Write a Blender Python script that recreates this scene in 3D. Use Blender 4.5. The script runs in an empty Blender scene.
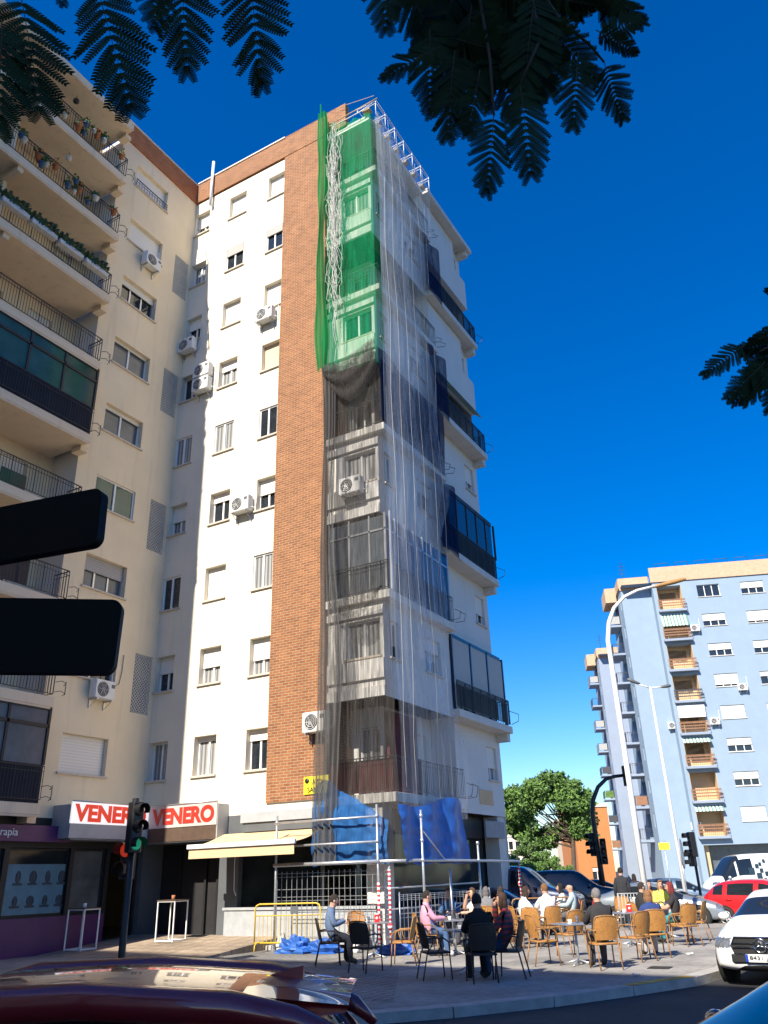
import bpy, math, random
from mathutils import Vector, Matrix, noise
random.seed(7)
V = Vector; PI = math.pi
sc = bpy.context.scene; COL = sc.collection
I4 = Matrix.Identity(4)
W = {}                                     # world matrix of every object built

# ------------------------------------------------------------------ camera
FPX = 807.137; PIT = .42549274; ROL = -.03131564; YAW = .51466675
EYE = V((0, 0, 1.7))
fw = V((-math.sin(YAW)*math.cos(PIT), math.cos(YAW)*math.cos(PIT), math.sin(PIT)))
r0 = V((math.cos(YAW), math.sin(YAW), 0)); u0_ = r0.cross(fw)
rt = math.cos(ROL)*r0 + math.sin(ROL)*u0_; up = -math.sin(ROL)*r0 + math.cos(ROL)*u0_
FH = V((-math.sin(YAW), math.cos(YAW), 0)); RH = r0
cam = bpy.data.cameras.new('camera'); co = bpy.data.objects.new('camera', cam); COL.objects.link(co)
co.matrix_world = Matrix(((rt.x, up.x, -fw.x, 0), (rt.y, up.y, -fw.y, 0), (rt.z, up.z, -fw.z, 1.7), (0, 0, 0, 1)))
cam.sensor_fit = 'VERTICAL'; cam.sensor_height = 36; cam.lens = FPX/1024*36
cam.clip_end = 3000; cam.clip_start = .05
sc.camera = co
def ray(px, py): return (px-384)/FPX*rt - (py-512)/FPX*up + fw
def gnd(px, py, z=0.): d = ray(px, py); return EYE + d*((z-EYE.z)/d.z)
def onY(px, py, y): d = ray(px, py); return EYE + d*(y/d.y)
def onX(px, py, x): d = ray(px, py); return EYE + d*(x/d.x)
def dep(px, py, D): d = ray(px, py); return EYE + d*(D/d.dot(FH))
def cp(lat, D, z=0): return RH*lat + FH*D + V((0, 0, z))

# ------------------------------------------------------------------ materials
def mat(name, col, rough=.7, metal=0., var=.12, scale=6., bump=0., alpha=None, trans=0., coat=0., spec=.5, stretch=None, emit=0., bscale=None):
    m = bpy.data.materials.new(name); m.use_nodes = True
    nt = m.node_tree; N = nt.nodes; L = nt.links; b = N['Principled BSDF']
    b.inputs['Roughness'].default_value = rough; b.inputs['Metallic'].default_value = metal
    b.inputs['Specular IOR Level'].default_value = spec; b.inputs['Coat Weight'].default_value = coat
    if coat: b.inputs['Coat Roughness'].default_value = .03
    c = (*col, 1); b.inputs['Base Color'].default_value = c
    tc = N.new('ShaderNodeTexCoord'); src = tc.outputs['Object']
    if stretch:
        mp = N.new('ShaderNodeMapping'); mp.inputs['Scale'].default_value = stretch
        L.new(src, mp.inputs['Vector']); src = mp.outputs[0]
    if var:
        n = N.new('ShaderNodeTexNoise'); n.inputs['Scale'].default_value = scale; n.inputs['Detail'].default_value = 6
        n.inputs['Roughness'].default_value = .65
        L.new(src, n.inputs['Vector'])
        rp = N.new('ShaderNodeMapRange'); rp.inputs['From Min'].default_value = .3; rp.inputs['From Max'].default_value = .7
        rp.inputs['To Min'].default_value = 1-var; rp.inputs['To Max'].default_value = 1+var
        L.new(n.outputs[0], rp.inputs[0])
        mx = N.new('ShaderNodeVectorMath'); mx.operation = 'SCALE'; mx.inputs[0].default_value = col
        L.new(rp.outputs[0], mx.inputs['Scale']); L.new(mx.outputs[0], b.inputs['Base Color'])
    if bump:
        n2 = N.new('ShaderNodeTexNoise'); n2.inputs['Scale'].default_value = bscale or scale*5; n2.inputs['Detail'].default_value = 4
        L.new(src, n2.inputs['Vector'])
        bp = N.new('ShaderNodeBump'); bp.inputs['Strength'].default_value = bump; bp.inputs['Distance'].default_value = .02
        L.new(n2.outputs[0], bp.inputs['Height']); L.new(bp.outputs[0], b.inputs['Normal'])
    if emit:
        b.inputs['Emission Color'].default_value = c; b.inputs['Emission Strength'].default_value = emit
    return m
def stucco(name, col, streak=.1, dirt=(.35, .3, .24)):
    """painted render: faint mottling, vertical rain streaks"""
    m = mat(name, col, .9, var=.05, scale=.8, bump=.15, bscale=60)
    nt = m.node_tree; N = nt.nodes; L = nt.links; b = N['Principled BSDF']
    old = b.inputs['Base Color'].links[0].from_socket
    tc = N.new('ShaderNodeTexCoord'); mp = N.new('ShaderNodeMapping'); mp.inputs['Scale'].default_value = (2.2, 2.2, .16)
    L.new(tc.outputs['Object'], mp.inputs['Vector'])
    n = N.new('ShaderNodeTexNoise'); n.inputs['Scale'].default_value = 1.6; n.inputs['Detail'].default_value = 8; n.inputs['Roughness'].default_value = .6
    L.new(mp.outputs[0], n.inputs['Vector'])
    rp = N.new('ShaderNodeMapRange'); rp.inputs['From Min'].default_value = .55; rp.inputs['From Max'].default_value = .8; rp.inputs['To Max'].default_value = streak*2.2
    L.new(n.outputs[0], rp.inputs[0])
    mx = N.new('ShaderNodeMix'); mx.data_type = 'RGBA'; L.new(rp.outputs[0], mx.inputs['Factor'])
    L.new(old, mx.inputs['A']); mx.inputs['B'].default_value = (*dirt, 1); L.new(mx.outputs['Result'], b.inputs['Base Color'])
    return m
def brickmat(name, c1, c2, mortar, bw=.3, rh=.1, ms=.014, noisev=.3):
    m = bpy.data.materials.new(name); m.use_nodes = True
    nt = m.node_tree; N = nt.nodes; L = nt.links; b = N['Principled BSDF']; b.inputs['Roughness'].default_value = .9
    tc = N.new('ShaderNodeTexCoord'); sp = N.new('ShaderNodeSeparateXYZ'); L.new(tc.outputs['Object'], sp.inputs[0])
    ad = N.new('ShaderNodeMath'); L.new(sp.outputs[0], ad.inputs[0]); L.new(sp.outputs[1], ad.inputs[1])
    cb = N.new('ShaderNodeCombineXYZ'); L.new(ad.outputs[0], cb.inputs[0]); L.new(sp.outputs[2], cb.inputs[1])
    br = N.new('ShaderNodeTexBrick'); L.new(cb.outputs[0], br.inputs['Vector'])
    br.inputs['Color1'].default_value = (*c1, 1); br.inputs['Color2'].default_value = (*c2, 1); br.inputs['Mortar'].default_value = (*mortar, 1)
    br.inputs['Scale'].default_value = 1; br.inputs['Mortar Size'].default_value = ms; br.inputs['Brick Width'].default_value = bw; br.inputs['Row Height'].default_value = rh
    br.inputs['Mortar Smooth'].default_value = .3
    n = N.new('ShaderNodeTexNoise'); n.inputs['Scale'].default_value = 2.3; n.inputs['Detail'].default_value = 10; n.inputs['Roughness'].default_value = .75; L.new(tc.outputs['Object'], n.inputs['Vector'])
    rp = N.new('ShaderNodeMapRange'); rp.inputs['From Min'].default_value = .3; rp.inputs['From Max'].default_value = .7; rp.inputs['To Min'].default_value = 1-noisev; rp.inputs['To Max'].default_value = 1+noisev*.6
    L.new(n.outputs[0], rp.inputs[0])
    mx = N.new('ShaderNodeVectorMath'); mx.operation = 'SCALE'; L.new(br.outputs['Color'], mx.inputs[0]); L.new(rp.outputs[0], mx.inputs['Scale'])
    L.new(mx.outputs[0], b.inputs['Base Color'])
    bp = N.new('ShaderNodeBump'); bp.inputs['Strength'].default_value = .6; bp.inputs['Distance'].default_value = .02; bp.invert = True
    L.new(br.outputs['Fac'], bp.inputs['Height']); L.new(bp.outputs[0], b.inputs['Normal'])
    return m
def netmat(name, col, opac, tl=.4, stretch=(3, 3, .25), scale=2., lo=.6, hi=1.3):
    """woven netting: threads cover a share 'opac' of it, denser where it bunches"""
    m = bpy.data.materials.new(name); m.use_nodes = True
    nt = m.node_tree; N = nt.nodes; L = nt.links; N.remove(N['Principled BSDF']); out = N['Material Output']
    tr = N.new('ShaderNodeBsdfTransparent'); df = N.new('ShaderNodeBsdfDiffuse'); tl_ = N.new('ShaderNodeBsdfTranslucent')
    df.inputs[0].default_value = (*col, 1); tl_.inputs[0].default_value = (*col, 1)
    m1 = N.new('ShaderNodeMixShader'); m1.inputs[0].default_value = tl; L.new(df.outputs[0], m1.inputs[1]); L.new(tl_.outputs[0], m1.inputs[2])
    tc = N.new('ShaderNodeTexCoord'); mp = N.new('ShaderNodeMapping'); mp.inputs['Scale'].default_value = stretch; L.new(tc.outputs['Object'], mp.inputs[0])
    n = N.new('ShaderNodeTexNoise'); n.inputs['Scale'].default_value = scale; n.inputs['Detail'].default_value = 7; n.inputs['Distortion'].default_value = .6; L.new(mp.outputs[0], n.inputs[0])
    rp = N.new('ShaderNodeMapRange'); rp.inputs['From Min'].default_value = .32; rp.inputs['From Max'].default_value = .68
    rp.inputs['To Min'].default_value = opac*lo; rp.inputs['To Max'].default_value = min(1, opac*hi); L.new(n.outputs[0], rp.inputs[0])
    m2 = N.new('ShaderNodeMixShader'); L.new(rp.outputs[0], m2.inputs[0]); L.new(tr.outputs[0], m2.inputs[1]); L.new(m1.outputs[0], m2.inputs[2])
    L.new(m2.outputs[0], out.inputs[0]); return m
def stripes(name, c1, c2, period, axis=0, rough=.8):
    m = mat(name, c1, rough, var=0); nt = m.node_tree; N = nt.nodes; L = nt.links; b = N['Principled BSDF']
    tc = N.new('ShaderNodeTexCoord'); sp = N.new('ShaderNodeSeparateXYZ'); L.new(tc.outputs['Object'], sp.inputs[0])
    mu = N.new('ShaderNodeMath'); mu.operation = 'MULTIPLY'; mu.inputs[1].default_value = 1/period; L.new(sp.outputs[axis], mu.inputs[0])
    fr = N.new('ShaderNodeMath'); fr.operation = 'FRACT'; L.new(mu.outputs[0], fr.inputs[0])
    gt = N.new('ShaderNodeMath'); gt.operation = 'GREATER_THAN'; gt.inputs[1].default_value = .5; L.new(fr.outputs[0], gt.inputs[0])
    mx = N.new('ShaderNodeMix'); mx.data_type = 'RGBA'; L.new(gt.outputs[0], mx.inputs['Factor']); mx.inputs['A'].default_value = (*c1, 1); mx.inputs['B'].default_value = (*c2, 1)
    L.new(mx.outputs['Result'], b.inputs['Base Color']); return m
def paving(name, col, size, joint=.03, dark=.6):
    m = bpy.data.materials.new(name); m.use_nodes = True
    nt = m.node_tree; N = nt.nodes; L = nt.links; b = N['Principled BSDF']; b.inputs['Roughness'].default_value = .85
    tc = N.new('ShaderNodeTexCoord')
    br = N.new('ShaderNodeTexBrick'); L.new(tc.outputs['Object'], br.inputs['Vector']); br.offset = 0
    br.inputs['Scale'].default_value = 1; br.inputs['Brick Width'].default_value = size; br.inputs['Row Height'].default_value = size; br.inputs['Mortar Size'].default_value = joint*size
    br.inputs['Color1'].default_value = (*col, 1); br.inputs['Color2'].default_value = (*[c*.88 for c in col], 1); br.inputs['Mortar'].default_value = (*[c*dark for c in col], 1)
    cur = br.outputs['Color']
    for s, lo, hi in ((.5, .66, 1.14), (7, .82, 1.12), (2.3, .86, 1.06)):
        n = N.new('ShaderNodeTexNoise'); n.inputs['Scale'].default_value = s; n.inputs['Detail'].default_value = 8; L.new(tc.outputs['Object'], n.inputs['Vector'])
        rp = N.new('ShaderNodeMapRange'); rp.inputs['From Min'].default_value = .32; rp.inputs['From Max'].default_value = .68; rp.inputs['To Min'].default_value = lo; rp.inputs['To Max'].default_value = hi
        L.new(n.outputs[0], rp.inputs[0]); mx = N.new('ShaderNodeVectorMath'); mx.operation = 'SCALE'; L.new(cur, mx.inputs[0]); L.new(rp.outputs[0], mx.inputs['Scale']); cur = mx.outputs[0]
    L.new(cur, b.inputs['Base Color'])
    bp = N.new('ShaderNodeBump'); bp.inputs['Strength'].default_value = .4; bp.inputs['Distance'].default_value = .01; bp.invert = True
    L.new(br.outputs['Fac'], bp.inputs['Height']); L.new(bp.outputs[0], b.inputs['Normal']); return m
def carpaint(name, col, metal=.3): return mat(name, col, .35, metal=metal, var=.03, scale=40, coat=1.)

M = dict(
 white_wall=stucco('white_render', (.74, .675, .545), .12), cream=stucco('cream_render', (.8, .665, .46), .14),
 soffit=stucco('soffit_paint', (.78, .63, .45), .2), bwall=stucco('facade_b_render', (.66, .64, .6), .1),
 brick=brickmat('brick', (.32, .125, .045), (.22, .08, .03), (.36, .26, .17), .26, .088, .012, .25),
 brick_dark=brickmat('brick_parapet', (.45, .145, .04), (.36, .11, .03), (.36, .22, .13), .26, .088, .012, .2),
 trim=mat('trim_paint', (.6, .58, .53), .8, var=.1, scale=2), sill=mat('sill_stone', (.55, .48, .4), .7, var=.15, scale=9),
 white=mat('white_paint', (.78, .78, .76), .5, var=.05), whitemetal=mat('white_metal', (.75, .76, .78), .4, var=.05),
 alu=mat('aluminium', (.5, .51, .53), .35, metal=.8, var=.08, scale=14), galv=mat('galvanised_steel', (.55, .57, .6), .4, metal=.75, var=.2, scale=12),
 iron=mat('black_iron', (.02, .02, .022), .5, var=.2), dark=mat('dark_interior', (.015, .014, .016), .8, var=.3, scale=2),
 glass=mat('window_glass', (.018, .024, .03), .04, var=.25, scale=3, spec=.7), shopglass=mat('shop_glass', (.016, .022, .025), .1, var=.4, scale=1.5, spec=.25),
 pane_curtain=stripes('curtained_glass', (.36, .36, .34), (.16, .17, .18), .16, 0, .08),
 curtain=stripes('curtain', (.42, .42, .4), (.27, .28, .28), .13), shutter=stripes('shutter_slats', (.78, .75, .68), (.7, .67, .6), .09, 2), shutter_tan=stripes('shutter_tan_slats', (.62, .5, .36), (.55, .44, .31), .09, 2),
 shutter_grey=stripes('shutter_grey_slats', (.42, .4, .37), (.35, .33, .31), .09, 2),
 acbody=mat('ac_casing', (.68, .68, .66), .5, var=.1, scale=5), grille=mat('fan_grille', (.06, .06, .065), .6, var=.2),
 green=netmat('green_net', (.02, .36, .14), .47, .45, (4, 4, .4), 2., .6, 1.3), greenfold=netmat('green_net_folded', (.02, .25, .08), .93, .35, (9, 9, .2), 2., .8, 1.1),
 grey=netmat('grey_net', (.085, .08, .076), .4, .35, (7, 7, .45), 2.2, .35, 1.8), greyfold=netmat('grey_net_folded', (.15, .145, .14), .78, .35, (14, 14, .15), 2., .5, 1.25),
 veil=netmat('pale_veil', (.74, .77, .82), .25, .45, (4, 4, .2), 1.6, .4, 1.6), navy=netmat('navy_net', (.012, .03, .085), .82, .3, (3, 3, .8), 1.2, .85, 1.1),
 tarp=mat('blue_tarpaulin', (.02, .1, .38), .5, var=.3, scale=3, bump=.5, bscale=9), tarpnet=netmat('tarp_under_net', (.035, .14, .38), .93, .25, (5, 5, .5), 2.5, .7, 1.06),
 rope=mat('rope', (.5, .49, .45), .9, var=.2), timber=mat('scaffold_board', (.5, .36, .2), .8, var=.25, scale=8),
 awning=mat('awning_canvas', (.62, .46, .27), .85, var=.08, scale=3, bump=.2), fascia=mat('grey_fascia', (.36, .38, .4), .5, var=.12, scale=2),
 fascia_dark=mat('dark_fascia', (.1, .11, .12), .5, var=.12, scale=2), dado=mat('grey_dado', (.34, .36, .38), .7, var=.15, scale=3),
 purple=mat('purple_panel', (.09, .018, .1), .4, var=.12, scale=2), letters=mat('white_letters', (.8, .8, .8), .5, var=0), redletters=mat('red_letters', (.55, .035, .02), .4, var=.12, scale=5), emitletters=mat('emissive_red_letters', (.8, .045, .02), .4, var=0, emit=.22),
 signwhite=mat('sign_white', (.78, .78, .76), .35, var=.06, scale=4), signgrey=mat('sign_soffit', (.22, .23, .25), .6, var=.2, scale=3), brown=mat('brown_panel', (.09, .055, .035), .7, var=.25, scale=4),
 yellow=mat('yellow_paint', (.6, .4, .04), .5, var=.12, scale=8), yellowsign=mat('yellow_sign', (.8, .68, .03), .5, var=.06), black=mat('black_paint', (.012, .012, .013), .45, var=.15),
 pane_poster=mat('poster_blue', (.08, .2, .26), .4, var=.2, scale=2.5), poster_dark=mat('poster_figures', (.018, .045, .065), .5, var=.3, scale=5), poster_grey=mat('poster_grey', (.075, .085, .085), .5, var=.5, scale=1.6),
 wicker=mat('wicker', (.4, .185, .045), .65, var=.25, scale=30, bump=.5, bscale=90), bamboo=mat('bamboo_frame', (.28, .14, .045), .5, var=.3, scale=20), shadeframe=mat('shade_toned_chair_frame', (.035, .025, .02), .5, var=.2),
 tabletop=mat('table_top', (.34, .35, .37), .3, metal=.5, var=.1), red=mat('red_plastic', (.6, .02, .02), .4, var=.1), tape=stripes('warning_tape', (.7, .66, .66), (.5, .03, .04), .11, 2),
 skin=mat('skin', (.5, .29, .2), .6, var=.08, scale=20), tyre=mat('tyre_rubber', (.02, .02, .02), .85, var=.15), rim=mat('alloy_rim', (.45, .46, .48), .3, metal=.8, var=.05), well=mat('wheel_well', (.008, .008, .008), .95, var=0),
 carglass=mat('car_glass', (.012, .016, .02), .03, var=0, spec=.7), lamp_clear=mat('headlamp', (.2, .22, .25), .06, var=.5, scale=18, metal=.5), lamp_red=mat('tail_lamp', (.35, .01, .01), .15, var=.1), chrome=mat('chrome', (.7, .71, .73), .12, metal=1., var=.03),
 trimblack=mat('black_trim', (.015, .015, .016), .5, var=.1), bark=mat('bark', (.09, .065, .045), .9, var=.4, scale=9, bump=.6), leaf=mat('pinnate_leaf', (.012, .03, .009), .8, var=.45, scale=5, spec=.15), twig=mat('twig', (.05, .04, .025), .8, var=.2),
 pine=mat('pine_needles', (.11, .2, .035), .75, var=.5, scale=1.2), pine2=mat('pine_needles_dark', (.065, .13, .028), .8, var=.4, scale=1.4), bush=mat('bush_leaf', (.09, .17, .03), .7, var=.45, scale=2.2), bush2=mat('bush_leaf_dull', (.06, .095, .035), .75, var=.4, scale=2.2),
 blue=stucco('blue_render', (.25, .335, .425), .06), bluegrey=stucco('blue_grey_render', (.26, .315, .405), .06), tanbrick=brickmat('tan_brick', (.62, .4, .24), (.55, .34, .2), (.55, .45, .35), .26, .085, .012, .12), tan=mat('tan_render', (.6, .42, .24), .85, var=.1, scale=1),
 orange=stucco('orange_render', (.5, .2, .07), .1), house=stucco('house_white', (.72, .68, .62), .08), housecream=stucco('house_cream', (.62, .52, .38), .08), rooftile=mat('roof_tile', (.32, .13, .07), .9, var=.25, scale=4),
 rail_brown=mat('brown_rail', (.26, .13, .07), .6, var=.2), rail_dark=mat('dark_rail', (.05, .05, .06), .6, var=.2), awn_green=stripes('striped_awning', (.7, .72, .68), (.12, .26, .2), .3), awn_teal=stripes('teal_striped_awning', (.5, .58, .5), (.03, .2, .2), .24, 1),
 concrete=mat('concrete', (.35, .34, .32), .9, var=.2, scale=2, bump=.2), kerb=mat('kerb_stone', (.36, .35, .33), .85, var=.2, scale=3, bump=.3),
 asphalt=mat('asphalt', (.034, .034, .036), .88, var=.25, scale=1.2, bump=.4, bscale=140), pave=paving('terrace_paving', (.335, .32, .295), .4, .02, .8), pavetile=paving('tile_paving', (.42, .33, .24), .5, .04, .45), pavesmall=paving('small_block_paving', (.3, .29, .27), .2, .1, .45),
 roadpaint=mat('road_paint', (.7, .7, .68), .8, var=.25, scale=4), yellowpaint=mat('worn_yellow_paint', (.5, .32, .05), .85, var=.6, scale=5),
 terracotta=mat('terracotta', (.42, .16, .07), .85, var=.2), pot_blue=mat('blue_pot', (.05, .12, .25), .5, var=.2), pot_white=mat('white_pot', (.6, .6, .58), .5, var=.15), plant=mat('pot_plant', (.06, .12, .03), .8, var=.5, scale=12), flower=mat('flowers', (.65, .2, .05), .8, var=.5, scale=9),
 lampwhite=mat('lamp_post_white', (.78, .78, .76), .4, var=.06), orangecap=mat('orange_lamp_head', (.36, .2, .07), .5, var=.1), lit_green=mat('green_light', (.03, .5, .25), .4, var=0, emit=.15), lit_red=mat('red_light', (.7, .05, .02), .4, var=0, emit=.22),
 lensdark=mat('unlit_lens', (.03, .02, .02), .3, var=0), paper=mat('paper', (.78, .77, .74), .7, var=.05), plateblue=mat('plate_blue', (.01, .05, .35), .4, var=0), boardgrey=mat('grey_glazing', (.1, .12, .14), .2, var=.2, scale=2),
 navyglass=mat('navy_glazing', (.012, .025, .06), .08, var=.25, scale=1.6, spec=.6), greenglass=mat('green_glazing', (.04, .1, .08), .1, var=.25, scale=1.6), blackcloth=mat('black_screen_cloth', (.016, .017, .026), .9, var=.2, scale=3), cloth_red=mat('dark_red_cloth', (.12, .03, .03), .9, var=.3, scale=2),
 mirror=mat('round_mirror', (.6, .62, .65), .08, metal=1., var=0), sign_black=mat('sign_back_black', (.003, .003, .003), .6, var=.2, spec=.15), signemit=mat('emissive_sign_panel', (.8, .8, .78), .35, var=0, emit=.4), signshade=mat('shade_toned_sign_panel', (.52, .47, .44), .4, var=.06, scale=4),
)

# ------------------------------------------------------------------ mesh builder
class MB:
    def __init__(s): s.v = []; s.f = []; s.m = []; s.s = []; s.M = None
    def add(s, vs, fs, m=0, smooth=False):
        b = len(s.v)
        s.v += [tuple(s.M @ V(p)) for p in vs] if s.M else [tuple(p) for p in vs]
        s.f += [tuple(i+b for i in f) for f in fs]; s.m += [m]*len(fs); s.s += [smooth]*len(fs); return s
    def box(s, a, b, m=0):
        x0, y0, z0 = a; x1, y1, z1 = b
        return s.add([(x0, y0, z0), (x1, y0, z0), (x1, y1, z0), (x0, y1, z0), (x0, y0, z1), (x1, y0, z1), (x1, y1, z1), (x0, y1, z1)],
              [(0, 3, 2, 1), (4, 5, 6, 7), (0, 1, 5, 4), (1, 2, 6, 5), (2, 3, 7, 6), (3, 0, 4, 7)], m)
    def bbox(s, a, b, r=.02, m=0):
        """box with bevelled vertical and top edges"""
        x0, y0, z0 = a; x1, y1, z1 = b; r = min(r, (x1-x0)*.45, (y1-y0)*.45, (z1-z0)*.45)
        def ring(k, z): return [(x0+k+r, y0+k, z), (x1-k-r, y0+k, z), (x1-k, y0+k+r, z), (x1-k, y1-k-r, z), (x1-k-r, y1-k, z), (x0+k+r, y1-k, z), (x0+k, y1-k-r, z), (x0+k, y0+k+r, z)]
        R = [ring(r*.5, z0), ring(0, z0+r*.7), ring(0, z1-r*.7), ring(r*.5, z1)]
        vs = [p for q in R for p in q]; fs = []
        for k in range(3):
            for i in range(8): j = (i+1) % 8; fs.append((k*8+i, k*8+j, k*8+8+j, k*8+8+i))
        fs += [tuple(reversed(range(8))), tuple(range(24, 32))]
        return s.add(vs, fs, m)
    def quad(s, a, b, c, d, m=0): return s.add([a, b, c, d], [(0, 1, 2, 3)], m)
    def tube(s, pts, r, n=6, m=0, smooth=True, caps=True):
        pts = [V(p) for p in pts]; K = len(pts); rs = r if isinstance(r, (list, tuple)) else [r]*K
        vs = []; prev = None
        for i, p in enumerate(pts):
            t = (pts[min(i+1, K-1)]-pts[max(i-1, 0)])
            t = t.normalized() if t.length > 1e-9 else V((0, 0, 1))
            if prev is None: a = t.orthogonal().normalized()
            else:
                a = prev - t*prev.dot(t); a = a.normalized() if a.length > 1e-6 else t.orthogonal().normalized()
            prev = a; b = t.cross(a)
            vs += [p + (a*math.cos(2*PI*j/n) + b*math.sin(2*PI*j/n))*rs[i] for j in range(n)]
        fs = [(i*n+j, i*n+(j+1) % n, (i+1)*n+(j+1) % n, (i+1)*n+j) for i in range(K-1) for j in range(n)]
        if caps and n > 2: fs += [tuple(reversed(range(n))), tuple(range((K-1)*n, K*n))]
        return s.add(vs, fs, m, smooth and n > 4)
    def ell(s, c, r, seg=10, rings=7, m=0, R=None):
        c = V(c); r = (r, r, r) if isinstance(r, (int, float)) else r; vs = []; fs = []
        for i in range(rings+1):
            th = PI*i/rings
            for j in range(seg):
                ph = 2*PI*j/seg; q = V((r[0]*math.sin(th)*math.cos(ph), r[1]*math.sin(th)*math.sin(ph), r[2]*math.cos(th)))
                if R: q = R @ q
                vs.append(c+q)
        for i in range(rings):
            for j in range(seg): fs.append((i*seg+j, (i+1)*seg+j, (i+1)*seg+(j+1) % seg, i*seg+(j+1) % seg))
        return s.add(vs, fs, m, True)
    def lathe(s, prof, n=16, m=0, smooth=True, c=(0, 0, 0), axis='Z'):
        vs = []
        for (r, z) in prof:
            for j in range(n):
                a = 2*PI*j/n; q = (r*math.cos(a), r*math.sin(a), z)
                if axis == 'Y': q = (q[0], q[2], q[1])
                if axis == 'X': q = (q[2], q[0], q[1])
                vs.append((q[0]+c[0], q[1]+c[1], q[2]+c[2]))
        K = len(prof)
        fs = [(i*n+j, i*n+(j+1) % n, (i+1)*n+(j+1) % n, (i+1)*n+j) for i in range(K-1) for j in range(n)]
        if prof[0][0] > 1e-4: fs.append(tuple(reversed(range(n))))
        if prof[-1][0] > 1e-4: fs.append(tuple(range((K-1)*n, K*n)))
        return s.add(vs, fs, m, smooth)
    def prism(s, poly, z0, z1, m=0):
        n = len(poly); vs = [(x, y, z0) for x, y in poly]+[(x, y, z1) for x, y in poly]
        return s.add(vs, [tuple(reversed(range(n))), tuple(range(n, 2*n))]+[(i, (i+1) % n, n+(i+1) % n, n+i) for i in range(n)], m)
    def mesh(s, name, mats):
        me = bpy.data.meshes.new(name); me.from_pydata(s.v, [], s.f)
        for k in (mats if isinstance(mats, (list, tuple)) else [mats]): me.materials.append(M[k] if isinstance(k, str) else k)
        me.polygons.foreach_set('material_index', s.m); me.polygons.foreach_set('use_smooth', s.s); me.update(); return me
    def build(s, name, mats, parent=None, Mw=None, **tags):
        """Mw: world matrix the vertices are given in (default: the parent's frame)"""
        return link(name, s.mesh(name, mats), parent, Mw, **tags)
def link(name, data, parent=None, Mw=None, **tags):
    o = bpy.data.objects.new(name, data); COL.objects.link(o)
    Mw = Mw if Mw is not None else (W[parent] if parent else I4)
    W[o] = Mw.copy()
    if parent: o.parent = parent; o.matrix_local = W[parent].inverted() @ Mw
    else: o.matrix_local = Mw
    for k, v in tags.items(): o[k] = v
    return o
def thing(name, label, cat, Mw=I4, group=None):
    o = link(name, None, None, Mw, label=label, category=cat)
    if group: o['group'] = group
    return o
def tagged(mb, name, mats, label, cat, origin, group=None):
    """one-mesh thing: vertices in world, origin moved to its base"""
    T = Matrix.Translation(V(origin)); mb.v = [tuple(V(p)-V(origin)) for p in mb.v]
    o = mb.build(name, mats, None, T, label=label, category=cat)
    if group: o['group'] = group
    return o
def copy_tree(o, Mw, label=None, group=None, parent=None):
    c = o.copy(); COL.objects.link(c); W[c] = Mw
    if parent: c.parent = parent; c.matrix_local = W[parent].inverted() @ Mw
    else: c.parent = None; c.matrix_local = Mw
    if label: c['label'] = label
    if group: c['group'] = group
    for ch in [k for k in W if k.parent == o]:
        copy_tree(ch, Mw @ (W[o].inverted() @ W[ch]), parent=c)
    return c
def TR(x, y, z=0., rot=0.): return Matrix.Translation((x, y, z)) @ Matrix.Rotation(rot, 4, 'Z')
def place(p, rot=0.): return TR(p[0], p[1], p[2], rot)
def text(body, Mw, w, h, m, parent, name='lettering', ext=.012, bold=.0):
    cu = bpy.data.curves.new(name, 'FONT'); cu.body = body; cu.size = 1; cu.extrude = .004; cu.offset = bold; cu.align_x = 'CENTER'; cu.align_y = 'CENTER'
    o = bpy.data.objects.new(name, cu); COL.objects.link(o); bpy.context.view_layer.update()
    me = bpy.data.meshes.new_from_object(o.evaluated_get(bpy.context.evaluated_depsgraph_get())); bpy.data.objects.remove(o)
    xs = [v.co.x for v in me.vertices]; ys = [v.co.y for v in me.vertices]
    sx = w/(max(xs)-min(xs)); sy = h/(max(ys)-min(ys)); cx = (max(xs)+min(xs))/2; cy = (max(ys)+min(ys))/2
    for v in me.vertices: v.co = ((v.co.x-cx)*sx, (v.co.y-cy)*sy, ext if v.co.z > 0 else 0)
    me.materials.clear(); me.materials.append(M[m]); me.name = name
    # text lies in local xz, facing local -y
    return link(name, me, parent, Mw @ Matrix.Rotation(PI/2, 4, 'X'))
def wob(x, y, z=0.): return noise.noise(V((x, y, z)))
# ------------------------------------------------------------------ world, sun
w = bpy.data.worlds.new('World'); sc.world = w; w.use_nodes = True
wn = w.node_tree; bg = wn.nodes['Background']
sky = wn.nodes.new('ShaderNodeTexSky'); sky.sky_type = 'NISHITA'; sky.sun_disc = False
SUN = V((-.05, -1, .85)).normalized()                      # towards the sun
sky.sun_elevation = math.asin(SUN.z); sky.sun_rotation = math.atan2(SUN.x, SUN.y)
sky.air_density = 1.0; sky.dust_density = .45; sky.ozone_density = 4.2; sky.altitude = 50
hs = wn.nodes.new('ShaderNodeHueSaturation'); hs.inputs['Saturation'].default_value = 1.45; hs.inputs['Hue'].default_value = .512; hs.inputs['Value'].default_value = 1.0
wn.links.new(sky.outputs[0], hs.inputs['Color']); wn.links.new(hs.outputs[0], bg.inputs[0]); bg.inputs[1].default_value = .095
sl = bpy.data.lights.new('sun', 'SUN'); sl.energy = 4.5; sl.angle = math.radians(.45); sl.color = (1, .91, .77)
so = bpy.data.objects.new('sun', sl); COL.objects.link(so); so.rotation_euler = SUN.to_track_quat('Z', 'Y').to_euler()
vs = sc.view_settings; vs.view_transform = 'Standard'; vs.look = 'None'; vs.exposure = 1.08; vs.gamma = 1; vs.use_curve_mapping = False
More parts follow.
